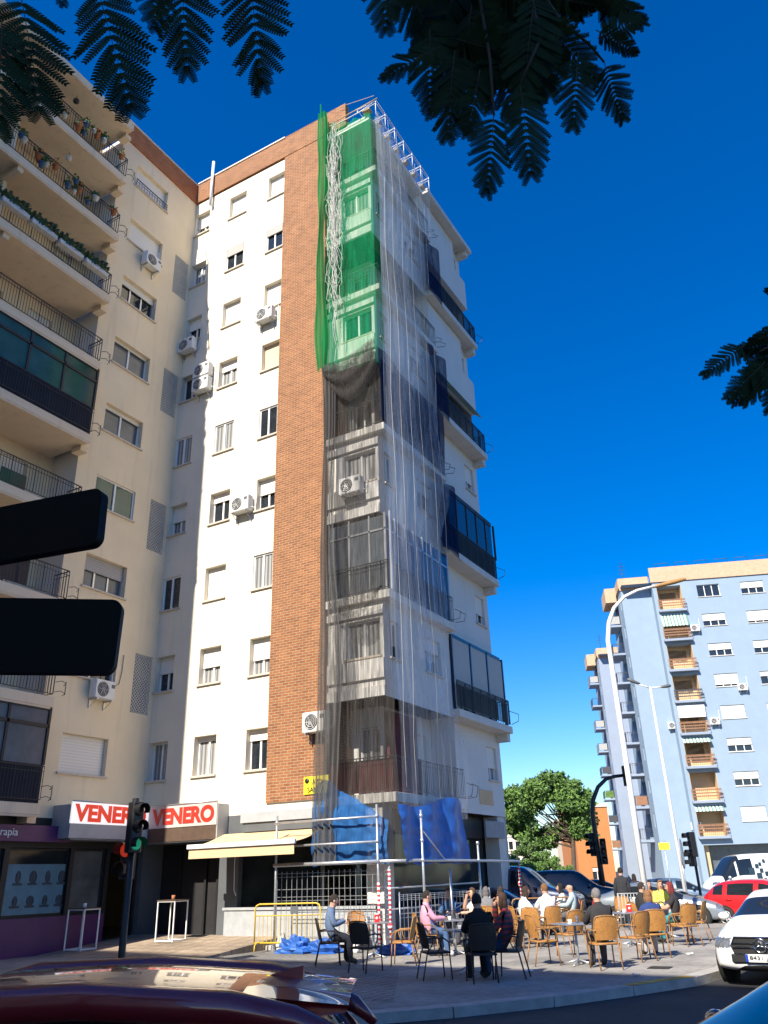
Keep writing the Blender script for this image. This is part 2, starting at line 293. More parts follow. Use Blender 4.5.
cy = sc.cycles; cy.max_bounces = 10; cy.transparent_max_bounces = 24; cy.diffuse_bounces = 5; cy.use_denoising = True; cy.sample_clamp_indirect = 6

# ------------------------------------------------------------------ ground
RZ = -.13
g = MB(); g.quad((-1400, -900, RZ), (1400, -900, RZ), (1400, 1800, RZ), (-1400, 1800, RZ)); g.build('road', 'asphalt', kind='structure')
kl = [(-70, 3.6), (-40, 4.2), (-20, 5.6), (-12, 7.7), (-9, 9.3), (-7.2, 10.6), (-5.9, 12.), (-4.9, 13.4), (-4.1, 14.9), (-3.4, 16.4), (-3.1, 18), (-3.15, 21), (-3.8, 28), (-4.8, 40), (-5.6, 52)]
inner = []
for i, p in enumerate(kl):
    a = V(kl[max(i-1, 0)]); b = V(kl[min(i+1, len(kl)-1)]); t = (b-a).normalized(); inner.append((p[0]-t.y*.3, p[1]+t.x*.3))
g = MB(); g.prism(inner+[(-14, 52), (-14, 40), (-70, 40)], RZ-.1, 0); g.build('pavement', 'pave', kind='structure')
g = MB()
for i in range(len(kl)-1):
    n = max(1, int((V(kl[i+1])-V(kl[i])).length/1.))
    for k in range(n):
        def L(a, b, t): return (a[0]+(b[0]-a[0])*t, a[1]+(b[1]-a[1])*t)
        t0, t1 = k/n, (k+1-.012)/n
        g.prism([L(kl[i], kl[i+1], t0), L(kl[i], kl[i+1], t1), L(inner[i], inner[i+1], t1), L(inner[i], inner[i+1], t0)], RZ-.1, .004+.003*random.random())
g.build('kerb', 'kerb', kind='structure')
g = MB()
for i in (8,):
    a, b, c, d = kl[i], kl[i+1], inner[i+1], inner[i]
    g.quad((a[0]-.02, a[1], .0115), (b[0]-.02, b[1], .0115), (c[0]+.05, c[1], .0115), (d[0]+.05, d[1], .0115))
g.build('kerb_paint_line', 'yellowpaint', kind='structure')
g = MB()                                   # ramped tiled apron before the shops
g.add([(-21.4, 17.2, .006), (-15.4, 17.2, .006), (-15.4, 20.85, .3), (-21.4, 20.85, .3), (-15.4, 20.85, -.05), (-21.4, 20.85, -.05), (-15.4, 17.2, -.05)], [(0, 1, 2, 3), (1, 6, 4, 2)])
g.build('pavement_ramp', 'pavetile', kind='structure')
g = MB(); g.quad((-15.3, 16.9, .004), (-12.2, 16.9, .004), (-11.2, 20.0, .004), (-15.3, 20.75, .004)); g.quad((-10.8, 12.6, .004), (-7.0, 12.2, .004), (-9.2, 16.3, .004), (-12.0, 16.3, .004)); g.build('pavement_inset', 'pavesmall', kind='structure')
far = [cp(8, 62), cp(17, 62), cp(60, 58), cp(60, 130), cp(8, 130)]
g = MB(); g.prism([(p.x, p.y) for p in far], RZ-.1, 0.02); g.build('far_pavement', 'pave', kind='structure')

# ------------------------------------------------------------------ walls, windows, railings
def wall(mb, Mf, u0, u1, z0, z1, ops=(), m=0, rev=.2, mr=None):
    """wall in the plane y=0 of Mf (x along, z up, outward -y) with real openings (a,b,c,d)"""
    mb.M = Mf
    us = sorted({u0, u1, *[o[0] for o in ops], *[o[1] for o in ops]}); zs = sorted({z0, z1, *[o[2] for o in ops], *[o[3] for o in ops]})
    us = [x for x in us if u0 <= x <= u1]; zs = [x for x in zs if z0 <= x <= z1]
    for i in range(len(us)-1):
        for j in range(len(zs)-1):
            cx = (us[i]+us[i+1])/2; cz = (zs[j]+zs[j+1])/2
            if not any(o[0] < cx < o[1] and o[2] < cz < o[3] for o in ops):
                mb.quad((us[i], 0, zs[j]), (us[i+1], 0, zs[j]), (us[i+1], 0, zs[j+1]), (us[i], 0, zs[j+1]), m)
    mr = m if mr is None else mr
    for o in ops:
        a, b, c, d = o[:4]; r = o[4] if len(o) > 4 else rev
        mb.quad((a, 0, c), (a, 0, d), (a, r, d), (a, r, c), mr); mb.quad((b, 0, d), (b, 0, c), (b, r, c), (b, r, d), mr)
        mb.quad((a, 0, d), (b, 0, d), (b, r, d), (a, r, d), mr); mb.quad((b, 0, c), (a, 0, c), (a, r, c), (b, r, c), mr)
    mb.M = None
WC = {}
def window(parent, Mf, a, b, c, d, depth=.2, s=0., fm='white', pm='glass', n=2, sm='shutter', sill=True, box=.0, sillm='sill'):
    w_, h = round(b-a, 3), round(d-c, 3); key = (w_, h, s, fm, pm, n, sm, sill, box, sillm, depth)
    if key not in WC:
        fr = MB(); t = .055
        fr.box((0, 0, 0), (t, .06, h)); fr.box((w_-t, 0, 0), (w_, .06, h)); fr.box((t, 0, 0), (w_-t, .06, t)); fr.box((t, 0, h-t), (w_-t, .06, h))
        for k in range(1, n): x = w_*k/n; fr.box((x-.035, -.012*(k % 2), t), (x+.035, .055, h-t))
        pn = MB(); pn.box((t*.5, .035, t*.5), (w_-t*.5, .045, h-t*.5))
        cu = None
        if pm == 'curtain': cu = 1
        sh = None
        if s > 0:
            sh = MB(); sh.box((.02, -.05, h*(1-s)), (w_-.02, -.018, h-.004))
            sh.box((.02, -.056, h*(1-s)-.03), (w_-.02, -.012, h*(1-s)))
        si = None
        if sill: si = MB(); si.box((-.06, -depth-.07, -.055), (w_+.06, .02, .004))
        WC[key] = (fr.mesh('window', fm), pn.mesh('pane', 'glass' if pm == 'curtain' else pm), sh and sh.mesh('shutter', sm), si and si.mesh('sill', sillm))
    A, B, C_, D_ = WC[key]; Mw = Mf @ Matrix.Translation((a, depth, c))
    o = link('window', A, parent, Mw); p = link('pane', B, o, Mw)
    if pm == 'curtain':
        ck = ('cur', w_, h)
        if ck not in WC:
            q = MB(); N = 24; vs = []
            for i in range(N+1): x = .04+(w_-.08)*i/N; y = .1+.02*math.sin(i*2.1); vs += [(x, y, .04), (x, y, h-.04)]
            q.add(vs, [(2*i, 2*i+2, 2*i+3, 2*i+1) for i in range(N)]); WC[ck] = q.mesh('curtain', 'curtain')
    if C_: link('shutter', C_, o, Mw)
    if D_: link('sill', D_, o, Mw)
    return o
def railing(mb, p0, p1, h=1.0, sp=.12, r=.0105, m=0, top=.02, mid=True):
    p0 = V(p0); p1 = V(p1); d = p1-p0; n = max(1, int(d.length/sp)); Z = V((0, 0, 1))
    mb.tube([p0+Z*h, p1+Z*h], top, 4, m); mb.tube([p0+Z*.1, p1+Z*.1], .014, 4, m)
    if mid: mb.tube([p0+Z*(h-.14), p1+Z*(h-.14)], .011, 4, m)
    for i in range(n+1):
        q = p0+d*(i/n); mb.tube([q+Z*.1, q+Z*h], r if i % 8 else r*1.8, 3, m, caps=False)
def FA(y=20.8): return TR(0, y, 0)                          # faces -Y, u = X
def FX(x): return TR(x, 0, 0, PI/2)                          # faces +X, u = Y
fl = [3.9+3*k for k in range(9)]; TOP = 30.9

B = thing('apartment_building', 'tall cream and brick apartment building, its corner wrapped in scaffolding nets', 'apartment building', TR(-16.5, 20.8))
BI = I4
# --- facade with the bathroom windows
ops = []; SP = []
C0 = {8: .55, 7: 0, 6: .4, 5: 0, 4: 0, 3: .5, 2: 0, 1: .45, 0: 0}; C1 = {8: .9, 7: .35, 6: .85, 5: .3, 4: 0, 3: .25, 2: .96, 1: .5, 0: .1}; C2 = {8: .95, 7: .3, 6: .96, 5: .97, 4: 0, 3: .45, 2: 0, 1: .55, 0: .25}
for k, f in enumerate(fl):
    for c, (a, b, st) in enumerate(((-21.36, -20.5, C0), (-19.31, -18.35, C1), (-17.1, -16.24, C2))):
        flush = (c, k) in ((0, 4), (0, 2), (1, 4), (2, 4), (2, 2), (1, 7), (2, 7))
        dp = .05 if flush else .24
        ops.append((a, b, f+1, f+2.27, dp)); SP.append((a, b, f+1, f+2.27, dp, st[k], 'shutter_tan' if (c, k) == (2, 5) else 'shutter_grey' if flush else 'shutter', 'curtain' if (c+k) % 3 else 'glass', (c, k)))
mb = MB(); wall(mb, FA(), -21.4, -16.2, 3.6, TOP, ops); wall(mb, FA(20.8), -16.2, -14.05, 3.6, 3.869); mb.build('wall', 'white_wall', B, BI)
for a, b, c, d, dp, s, smm, pmm, ck in SP: window(B, FA(), a, b, c, d, dp, s, 'white', 'pane_curtain' if (ck[0]*5+ck[1]*3) % 4 < 2 else 'glass', 2, smm)
mb = MB(); wall(mb, FA(20.74), -16.2, -14.05, 3.87, TOP); mb.box((-16.2, 20.741, 3.87), (-14.05, 20.8, 3.88)); mb.quad((-16.2, 20.8, 3.87), (-16.2, 20.8, TOP), (-16.2, 20.74, TOP), (-16.2, 20.74, 3.87)); mb.quad((-14.05, 20.74, 3.87), (-14.05, 20.74, TOP), (-14.05, 24., TOP), (-14.05, 24., 3.87)); mb.build('brick_panel', 'brick', B, BI)
mb = MB(); mb.box((-21.45, 20.72, TOP), (-14.03, 20.98, 32.05)); mb.box((-16.2, 20.715, 32.05), (-14.03, 21.0, 32.1)); mb.box((-13.95, 20.72, TOP), (-13.0, 20.98, 32.2)); mb.build('brick_parapet', 'brick', B, BI)
mb = MB(); mb.box((-21.6, 16.2, TOP), (-21.34, 20.72, 31.95)); mb.build('brick_parapet', 'brick_dark', B, BI)
mb = MB(); mb.box((-21.62, 16.15, 31.95), (-21.3, 20.7, 32.02)); mb.box((-21.3, 20.68, 32.05), (-16.2, 21.02, 32.12)); mb.build('parapet_coping', 'trim', B, BI)
mb = MB(); mb.tube([(-20.35, 20.62, 30.2), (-20.35, 20.62, 32.9)], .07, 8); mb.tube([(-20.35, 20.62, 30.25), (-20.35, 20.9, 30.25)], .05, 8); mb.build('vent_pipe', 'whitemetal', B, BI)
# --- left wing, end wall with bedroom windows and drying lattices
ops = []; lat = []; wn_ = []
for k, f in enumerate(fl):
    if k != 1: dp = .06 if k == 3 else .22; ops.append((17.18, 19.02, f+1.02, f+2.2, dp)); wn_.append((k, dp))
    else: ops.append((17.18, 19.02, f+1.02, f+2.2, .22)); wn_.append((k, .22))
    if k % 2: ops.append((19.8, 20.62, f+.2, f+2.25, .16)); lat.append(f)
mb = MB(); wall(mb, FX(-21.4), 16.3, 20.8, 3.6, TOP, ops); mb.M = FX(-21.4)
for f in lat: mb.quad((19.75, .16, f+.1), (20.66, .16, f+.1), (20.66, .16, f+2.3), (19.75, .16, f+2.3))
mb.M = None; mb.build('wall', 'cream', B, BI); mb = MB(); mb.quad((-22.7, 16.3, 3.6), (-21.4, 16.3, 3.6), (-21.4, 16.3, TOP), (-22.7, 16.3, TOP)); mb.build('loggia_wall', 'bwall', B, BI)
CW = {8: (.96, 'shutter', 'glass', 2), 7: (.97, 'shutter', 'glass', 2), 6: (.22, 'shutter', 'glass', 3), 5: (.06, 'shutter', 'boardgrey', 2), 4: (.1, 'shutter', 'boardgrey', 2), 3: (0, 'shutter', 'greenglass', 2), 2: (.42, 'shutter_grey', 'boardgrey', 3), 1: (.5, 'shutter', 'glass', 2), 0: (.98, 'shutter', 'glass', 2)}
for k, dp in wn_:
    s, smm, pmm, n = CW[k]; window(B, FX(-21.4), 17.18, 19.02, fl[k]+1.02, fl[k]+2.2, dp, s, 'white' if k in (3, 4, 5) else 'alu', pmm, n, smm)
mb = MB(); railing(mb, (-21.36, 17.2, fl[8]+.95), (-21.36, 19.0, fl[8]+.95), .45, .14); mb.build('window_guard', 'iron', B, BI)
lm = None
for f in lat:
    if lm is None:
        q = MB(); u0, u1, z0, z1 = 0, .82, 0, 2.05; st = .125
        for sg in (1, -1):
            k = -20
            while k < 24:
                c = k*st; k += 1
                pts = []                    # line z = sg*u + c clipped to the opening
                for u_ in (u0, u1): z_ = sg*u_+c; pts += [(u_, z_)] if z0 <= z_ <= z1 else []
                for z_ in (z0, z1): u_ = (z_-c)*sg; pts += [(u_, z_)] if u0 < u_ < u1 else []
                if len(pts) >= 2: q.tube([(pts[0][0], .03+.012*sg, pts[0][1]), (pts[1][0], .03+.012*sg, pts[1][1])], .02, 4, caps=False)
        lm = q.mesh('lattice', 'trim')
    link('lattice', lm, B, FX(-21.4) @ Matrix.Translation((19.8, 0, f+.2)))
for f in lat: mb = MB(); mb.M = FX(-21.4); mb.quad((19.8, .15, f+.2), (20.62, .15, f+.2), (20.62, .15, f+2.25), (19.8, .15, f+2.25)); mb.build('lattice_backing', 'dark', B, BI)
# --- left wing balconies
YL = 5.0; YP = onX(35, 111, -20.6).y
mb = MB()
dops = []
for f in fl: dops += [(14.3, 15.3, f+.02, f+2.15, .12), (8.2, 10.4, f+.02, f+2.15, .12), (12.2, 13.2, f+1, f+2.1, .12)]
wall(mb, FX(-22.7), YL, 16.3, 3.6, TOP, dops); mb.build('loggia_wall', 'cream', B, BI)
for a, b, c, d, dp in dops: window(B, FX(-22.7), a, b, c, d, dp, .3 if a > 14 else .0 if a < 9 else .6, 'white', 'glass', 2, 'shutter', False)
for k, f in enumerate(fl+[TOP]):
    s = MB(); s.bbox((-22.9, YL, f-.3), (-20.6, 16.1, f), .015); s.box((-21.398, 16.0, f-.5), (-20.95, 16.297, f-.302)); s.box((-22.69, YP-.11, f-.55), (-20.72, YP+.11, f-.302))
    if k < 9: s.box((-22.69, YP-.07, f+.002), (-21.5, YP+.07, f+2.45))
    s.box((-20.72, YL+.1, f-.36), (-20.62, 16.0, f-.301))
    o = s.build('balcony' if k < 9 else 'roof_slab', 'soffit', B, BI)
    if k == 9: continue
    if k in (4, 0):                       # closed in with dark glazing
        e = MB(); X0 = -20.66
        e.box((X0-.03, YL+.05, f+.01), (X0+.02, 16.05, f+1.05), 0)
        e.box((-21.38, 16.02, f+.01), (X0, 16.06, f+1.05), 0)
        for i in range(9): y = YL+.05+i*(16.0-YL)/8; e.box((X0-.05, y-.04, f+1.05), (X0+.03, y+.04, f+2.68), 1)
        e.box((X0-.05, YL+.05, f+2.1), (X0+.03, 16.05, f+2.2), 1); e.box((X0-.05, YL+.05, f+2.6), (X0+.03, 16.05, f+2.7), 1)
        e.box((X0-.02, YL+.1, f+1.05), (X0-.01, 16.0, f+2.65), 2); e.box((X0-.6, 16.02, f+1.05), (X0, 16.05, f+2.65), 3)
        e.build('glazing', ['blackcloth', 'trimblack', 'greenglass' if k == 4 else 'boardgrey', 'tan' if k == 4 else 'blackcloth'], o, BI)
    r = MB(); railing(r, (-20.66+(.09 if k in (4, 0) else 0), YL, f), (-20.66+(.09 if k in (4, 0) else 0), 16.04, f), 1.0, .105)
    railing(r, (-20.66, 16.04, f), (-21.38, 16.04, f), 1.0, .11)
    for h in (.15, .45):                  # wire bracket for pots at the rail's end
        r.tube([(-20.6, 16.04, f+h), (-20.5, 16.18, f+h+.04), (-20.52, 16.36, f+h), (-20.62, 16.36, f+h-.06)], .012, 4)
    r.tube([(-20.52, 16.36, f+.1), (-20.52, 16.36, f+.5)], .012, 4)
    r.build('railing', 'iron', o, BI)
    if k == 2: q = MB(); q.box((-20.72, YL, f+.12), (-20.69, 14.6, f+.98)); q.build('balcony_screen', 'brown', o, BI)
    if k == 3: q = MB(); q.box((-22.62, 14.32, f+.02), (-22.58, 15.28, f+1.6)); q.build('door_blind', 'greenglass', o, BI)
# ceiling lamps of two balconies
for k, z in ((8, TOP), (7, fl[8])):
    p = onX(*((74, 113) if k == 8 else (67, 167)), -21.3)
    q = MB(); q.tube([(-21.3, p.y, z-.3), (-21.3, p.y, z-.5)], .012, 5); q.lathe([(.03, 0), (.11, -.05), (.12, -.16), (.05, -.24), (0, -.25)], 12, 1, c=(-21.3, p.y, z-.48)); q.build('balcony_lamp', ['iron', 'iron' if k == 8 else 'pot_white'], B, BI)
# --- closing walls, roof, back
mb = MB(); mb.box((-34, YL, TOP-.05), (-22.9, 20.8, TOP)); mb.box((-34, 20.8, TOP-.05), (-12.95, 30.3, TOP)); mb.build('roof', 'concrete', B, BI)
mb = MB(); mb.box((-34.2, YL, 0), (-34, 30.3, TOP)); mb.box((-34, YL-.2, 0), (-20.55, YL, TOP)); mb.box((-34, 30.1, 0), (-13.1, 30.3, TOP)); mb.build('rear_wall', 'cream', B, BI)
# --- corner bays and the facade on the side street
cw = MB(); ww = []
for k, f in enumerate(fl):
    nz = f+3 if k < 8 else TOP
    if k % 2:
        op = [(-13.38, -12.12, f+1, f+2.2)]; wall(cw, FA(20.96), -14.05, -12.0, f-.25, nz-.25, op); ww.append((FA(20.96), *op[0]))
        op = [(21.35, 22.0, f+1, f+2.2), (23.7, 24.9, f+1, f+2.2)]; wall(cw, FX(-12.0), 20.96, 25.6, f-.25, nz-.25, op); ww += [(FX(-12.0), *q) for q in op]
        cw.box((-14.05, 20.87, f+.3), (-11.98, 20.957, f+.9)); cw.box((-14.05, 20.87, f+2.3), (-11.97, 20.958, f+2.52)); cw.box((-14.05, 20.87, f-.25), (-11.97, 20.956, f+.06))
    else:
        wall(cw, FA(22.3), -14.05, -12.9, f, nz-.25, [(-13.8, -13.0, f+.05, f+2.15, .1)]); ww.append((FA(22.3), -13.8, -13.0, f+.05, f+2.15))
        op = [(22.6, 25.2, f+.05, f+2.15)]; wall(cw, FX(-12.9), 22.3, 25.6, f, nz-.25, op); ww += [(FX(-12.9), *q) for q in op]
        cw.quad((-12.9, 25.6, f), (-11.99, 25.6, f), (-11.99, 25.6, nz-.25), (-12.9, 25.6, nz-.25))
    if k % 2 == 0:
        op = [(29.0, 29.9, f+1, f+2.2)]; wall(cw, FX(-12.3), 25.6, 30.3, f-.25, nz-.25, op); ww += [(FX(-12.3), *q) for q in op]
    else:
        op = [(26.2, 28.0, f+.05, f+2.15), (28.6, 29.8, f+.05, f+2.15)]; wall(cw, FX(-13.1), 25.6, 30.3, f, nz-.25, op); ww += [(FX(-13.1), *q) for q in op]
        cw.quad((-13.1, 25.602, f), (-11.99, 25.602, f), (-11.99, 25.602, nz-.25), (-13.1, 25.602, nz-.25))
cw.quad((-12.3, 30.3, 0), (-14, 30.3, 0), (-14, 30.3, TOP), (-12.3, 30.3, TOP))
cw.build('wall', 'bwall', B, BI)
for i, (Mf, a, b, c, d) in enumerate(ww): window(B, Mf, a, b, c, d, .14, (.0, .35, .6, 0)[i % 4], 'white', 'pane_curtain' if i % 3 != 1 else 'glass', 2 if b-a < 1.5 else 3, 'shutter', c % 3 > 1.5, 0)
for k in range(0, 9, 2):
    f = fl[k]; s = MB(); s.bbox((-14.05, 20.8, f-.26), (-11.670, 25.65, f), .012); o = s.build('balcony', 'trim', B, BI)
    r = MB(); railing(r, (-14.0, 20.86, f), (-11.740, 20.86, f), 1.0, .12); railing(r, (-11.740, 20.86, f), (-11.740, 25.6, f), 1.0, .12)
    for y in (25.5, 25.9): r.tube([(-11.720, y-.2, f+.1), (-11.470, y, f+.15), (-11.520, y+.3, f+.5), (-11.720, y+.2, f+.6)], .012, 4)
    r.build('railing', 'iron', o, BI)
    if k == 2:
        e = MB(); e.box((-13.98, 20.95, f+.05), (-11.840, 20.97, f+2.62), 0); e.box((-11.840, 20.97, f+.05), (-11.820, 25.5, f+2.62), 1)
        for i in range(8): y = 20.95+i*.65; e.box((-11.870, y-.03, f+.02), (-11.790, y+.03, f+2.7), 2)
        for i in range(4): x = -13.98+i*.78; e.box((x-.03, 20.92, f+.02), (x+.03, 21.0, f+2.7), 2)
        e.box((-13.98, 20.92, f+2.1), (-11.800, 21.0, f+2.16), 2); e.box((-11.870, 20.95, f+2.1), (-11.790, 25.5, f+2.16), 2); e.build('glazing', ['boardgrey', 'navyglass', 'alu'], o, BI)
    if k == 4:
        e = MB(); e.box((-11.820, 20.95, f+.02), (-11.780, 25.55, f+2.7)); e.build('balcony_screen', 'navyglass', o, BI)
    if k == 0: e = MB(); e.box((-13.95, 20.95, f+.05), (-11.820, 20.98, f+.95)); e.build('balcony_screen', 'cloth_red', o, BI); e = MB(); e.box((-12.8, 22.35, f+.05), (-12.7, 24.2, f+2.6)); e.build('balcony_screen', 'cloth_red', o, BI)
for k in range(1, 9, 2):
    f = fl[k]; s = MB(); s.bbox((-13.2, 25.45, f-.26), (-11.670, 30.250, f), .012); s.box((-12.3, 30.0, f-.55), (-11.820, 30.28, f-.262)); o = s.build('balcony', 'trim', B, BI)
    r = MB(); railing(r, (-11.740, 25.5, f), (-11.740, 30.200, f), 1.0, .085, .014); railing(r, (-11.740, 30.200, f), (-12.3, 30.200, f), 1.0, .085, .014)
    r.tube([(-11.720, 30.3, f+.1), (-11.420, 30.300, f+.2), (-11.470, 30.500, f+.5), (-11.720, 30.200, f+.6)], .014, 4); r.build('railing', 'iron', o, BI)
    if k == 3:
        e = MB(); e.box((-11.790, 25.7, f+.02), (-11.770, 30.150, f+1.0), 0); e.box((-11.820, 25.7, f+1), (-11.800, 30.150, f+2.5), 1); e.box((-13, 30.100, f+.02), (-11.820, 30.120, f+2.5), 1)
        for i in range(6): y = 25.7+i*.95; e.box((-11.850, y-.03, f+1), (-11.770, y+.03, f+2.6), 2)
        e.box((-11.850, 25.7, f+2.45), (-11.770, 30.150, f+2.62), 2); e.box((-11.850, 25.7, f+1), (-11.770, 30.150, f+1.07), 2); e.build('glazing', ['blackcloth', 'navyglass', 'trimblack'], o, BI)
    if k == 1:
        e = MB()
        for i in range(3): y = 25.75+i*1.55; e.box((-11.95, y, f+.95), (-11.92, y+1.4, f+2.6), 0)
        for i in range(4): y = 25.7+i*1.55; e.box((-12, y-.04, f), (-11.9, y+.04, f+2.7), 1)
        e.box((-12.0, 25.7, f+2.6), (-11.9, 30.100, f+2.72), 1); e.build('roller_blind', ['curtain', 'navyglass'], o, BI)
    if k == 5: e = MB(); e.add([(-12.6, 25.9, f+2.6), (-12.6, 30.2, f+2.6), (-11.720, 30.2, f+1.9), (-11.720, 25.9, f+1.9)], [(0, 1, 2, 3)]); e.build('awning', 'awn_teal', o, BI)
    if k == 9: e = MB(); e.box((-11.805, 25.6, f+.1), (-11.780, 30.100, f+.96)); e.build('balcony_screen', 'blackcloth', o, BI)
mb = MB(); mb.bbox((-13.0, 25.6, TOP-.28), (-11.620, 30.450, TOP), .01); mb.box((-14.05, 20.8, TOP-.28), (-11.9, 25.6, TOP)); mb.box((-12.3, 30.0, TOP-.6), (-11.770, 30.28, TOP-.282)); mb.build('roof_slab', 'trim', B, BI)
for k in (8, 6): mb = MB(); f = fl[k]; mb.box((-12.298, 25.62, f-.75), (-12.05, 29.1, f+2.7)); mb.box((-12.29, 29.102, f-.75), (-12.05, 30.28, f+.95)); mb.build('parapet', 'bwall', B, BI)
for pts in ([(124, 655), (122, 672), (119, 684), (110, 690)], [(205, 250), (208, 262), (207, 300), (209, 350)]):
    P3 = [onX(*q_, -21.37) for q_ in pts] if pts[0][0] == 124 else [onY(*q_, 20.77) for q_ in pts]; q = MB(); q.tube(P3, .012, 5); q.build('cable', 'fascia_dark', B, BI)
# --- ground floor
mb = MB()
wall(mb, FX(-21.4), YL, 20.8, 0, 3.6, [(YL+.3, 15.0, 1.0, 2.85), (15.3, 15.78, 1.0, 2.75), (15.95, 18.05, 1.0, 2.78), (18.2, 19.45, 1.0, 2.78), (19.6, 20.7, .22, 2.7)], 0, .12); mb.build('shopfront', 'trimblack', B, BI)
mb = MB(); mb.box((-21.398, YL, .0), (-21.3, 19.5, .96)); mb.build('shop_base', 'purple', B, BI)
for a, b, pm in ((15.3, 15.78, 'pane_poster'), (15.95, 18.05, 'shopglass'), (18.2, 19.45, 'poster_grey'), (YL+.3, 15.0, 'shopglass')):
    window(B, FX(-21.4), a, b, 1.0, 2.77, .1, 0, 'trimblack', pm, 1, 'shutter', False)
mb = MB(); mb.M = FX(-21.4)
mb.box((16.02, .085, 1.05), (17.98, .092, 2.35), 0)
for i in range(4):
    u = 16.25+i*.5
    for z, hh in ((1.8, .42), (1.22, .34)): mb.box((u-.02, .078, z), (u+.3, .084, z+.06), 1); mb.ell((u+.14, .082, z+hh*.5), (.09+.04*(i % 2), .006, hh*.42), 8, 6, 1)
mb.M = None; mb.build('window_poster', ['pane_poster', 'poster_dark'], B, BI)
mb = MB(); mb.bbox((-21.38, YL, 2.92), (-21.05, 17.7, 3.36), .015); pf = mb.build('shop_fascia', 'purple', B, BI)
y0, y1 = onX(0, 832, -21.05).y, onX(18.2, 831, -21.05).y
text('terapia', FX(-21.05) @ Matrix.Translation(((y1-(y1-y0)*.5*7/4.75*.98), -.003, 3.13)), (y1-y0)*7/4.9, .25, 'letters', pf)
mb = MB(); wall(mb, FA(), -21.4, -14.05, 0, 3.6, [(-21.2, -17.95, .25, 2.9, .9), (-17.2, -14.2, 1.0, 3.02, .2)], 0, .2); mb.build('shopfront', 'fascia_dark', B, BI)
mb = MB(); mb.box((-21.2, 21.7, .1), (-17.95, 21.72, 2.95)); mb.box((-17.2, 21.0, 1.0), (-14.2, 21.02, 3.02), 1)
for x in (-20.3, -19.2, -18.7): mb.box((x-.04, 21.6, .2), (x+.04, 21.69, 2.9), 2)
mb.build('shop_glazing', ['dark', 'shopglass', 'trimblack'], B, BI)
mb = MB(); mb.box((-17.55, 20.66, .1), (-12.3, 20.798, 1.0)); mb.box((-17.6, 20.62, .96), (-12.3, 20.797, 1.03)); mb.build('shop_base', 'dado', B, BI)
mb = MB(); mb.box((-16.95, 20.5, 3.34), (-14.0, 20.798, 3.62), 0); mb.box((-16.9, 20.56, 3.08), (-14.0, 20.797, 3.338), 1); mb.build('shop_fascia', ['fascia', 'fascia_dark'], B, BI)
mb = MB(); mb.box((-14.05, 22.3, 0), (-13.0, 22.4, 3.64)); mb.box((-13.1, 22.4, 0), (-13.0, 30.2, 3.64)); mb.box((-13.9, 22.25, .9), (-13.1, 22.29, 2.9), 1); mb.box((-12.99, 22.8, .9), (-12.96, 29.6, 2.9), 1)
mb.box((-12.75, 20.95, 0), (-12.2, 21.5, 3.64), 2); mb.box((-12.9, 29.6, 0), (-12.35, 30.3, 3.64), 2); mb.build('shopfront', ['fascia_dark', 'shopglass', 'trim'], B, BI)
q = MB(); p = onX(491, 823, -12.2); q.box((-12.29, 28.2, 2.9), (-12.22, 29.9, 3.45)); q.build('shop_sign', 'sign_soffit' if False else 'signgrey', B, BI)
q = MB(); q.box((-12.299, 28.0, 4.0), (-12.27, 29.2, 4.5)); q.build('wall_notice', 'tan', B, BI)
# awning over the shop window (a part of the shop)
aw = MB(); n = 14
x0a, x1a = -17.75, -13.98; vs = []
for i in range(n+1):
    t = i/n; y = 20.62-(20.62-19.22)*t; z = 3.06-.38*t-.05*math.sin(PI*t)
    vs += [(x0a+.05+(1.2*(1-t) if t < 1 else 0)*.0, y, z), (x1a, y, z)]
aw.add(vs, [(2*i, 2*i+2, 2*i+3, 2*i+1) for i in range(n)]); aw.box((x0a, 19.2, 2.36), (x1a, 19.215, 2.64))
o = aw.build('awning', 'awning', B, BI)
q = MB(); q.bbox((x0a-.05, 19.14, 2.62), (x1a+.05, 19.24, 2.74), .015); q.tube([(x0a+.6, 20.6, 2.9), (x0a+.9, 19.9, 2.72), (x0a+.4, 19.25, 2.68)], .02, 6); q.tube([(x1a-.6, 20.6, 2.9), (x1a-.9, 19.9, 2.72), (x1a-.4, 19.25, 2.68)], .02, 6); q.build('awning_bar', 'whitemetal', o, BI)
q = MB(); q.tube([(-17.1, 20.55, 3.0), (-17.1, 20.5, 2.2), (-17.08, 20.5, 1.5), (-17.0, 20.5, 1.35)], .012, 5); q.build('winding_rod', 'whitemetal', o, BI)
# --- bar sign running round the inner corner
sg = thing('bar_sign', 'white L-shaped sign with big red letters above the bar entrance', 'sign', TR(-20.6, 20.3, 2.9))
SX, SY = -20.6, 20.3
q = MB(); q.box((-21.38, 17.3, 2.98), (SX-.02, 20.79, 3.01)); q.box((SX-.02, SY+.02, 2.9), (-17.72, 20.79, 2.93)); q.build('canopy_underside', 'signgrey', sg, I4)
q = MB(); q.box((-21.38, 17.2, 3.02), (SX, 17.28, 3.95)); q.box((-17.72, SY, 2.93), (-17.68, 20.79, 3.95)); q.box((-21.38, 17.3, 3.7), (SX-.02, 20.79, 3.73)); q.box((SX-.02, SY+.02, 3.8), (-17.72, 20.79, 3.83)); q.build('canopy_side', 'fascia', sg, I4)
q = MB(); q.box((SX-.02, 17.2, 3.02), (SX+.02, SY, 3.42)); q.build('canopy_band', 'fascia', sg, I4)
q = MB(); q.box((SX-.02, 17.2, 3.42), (SX+.03, SY, 4.02)); q.build('sign_face', 'signemit', sg, I4)  # glow added to this face so that it stands bright
q = MB(); q.box((SX+.03, SY-.01, 2.93), (-17.72, SY+.02, 3.34)); q.build('canopy_band', 'brown', sg, I4)
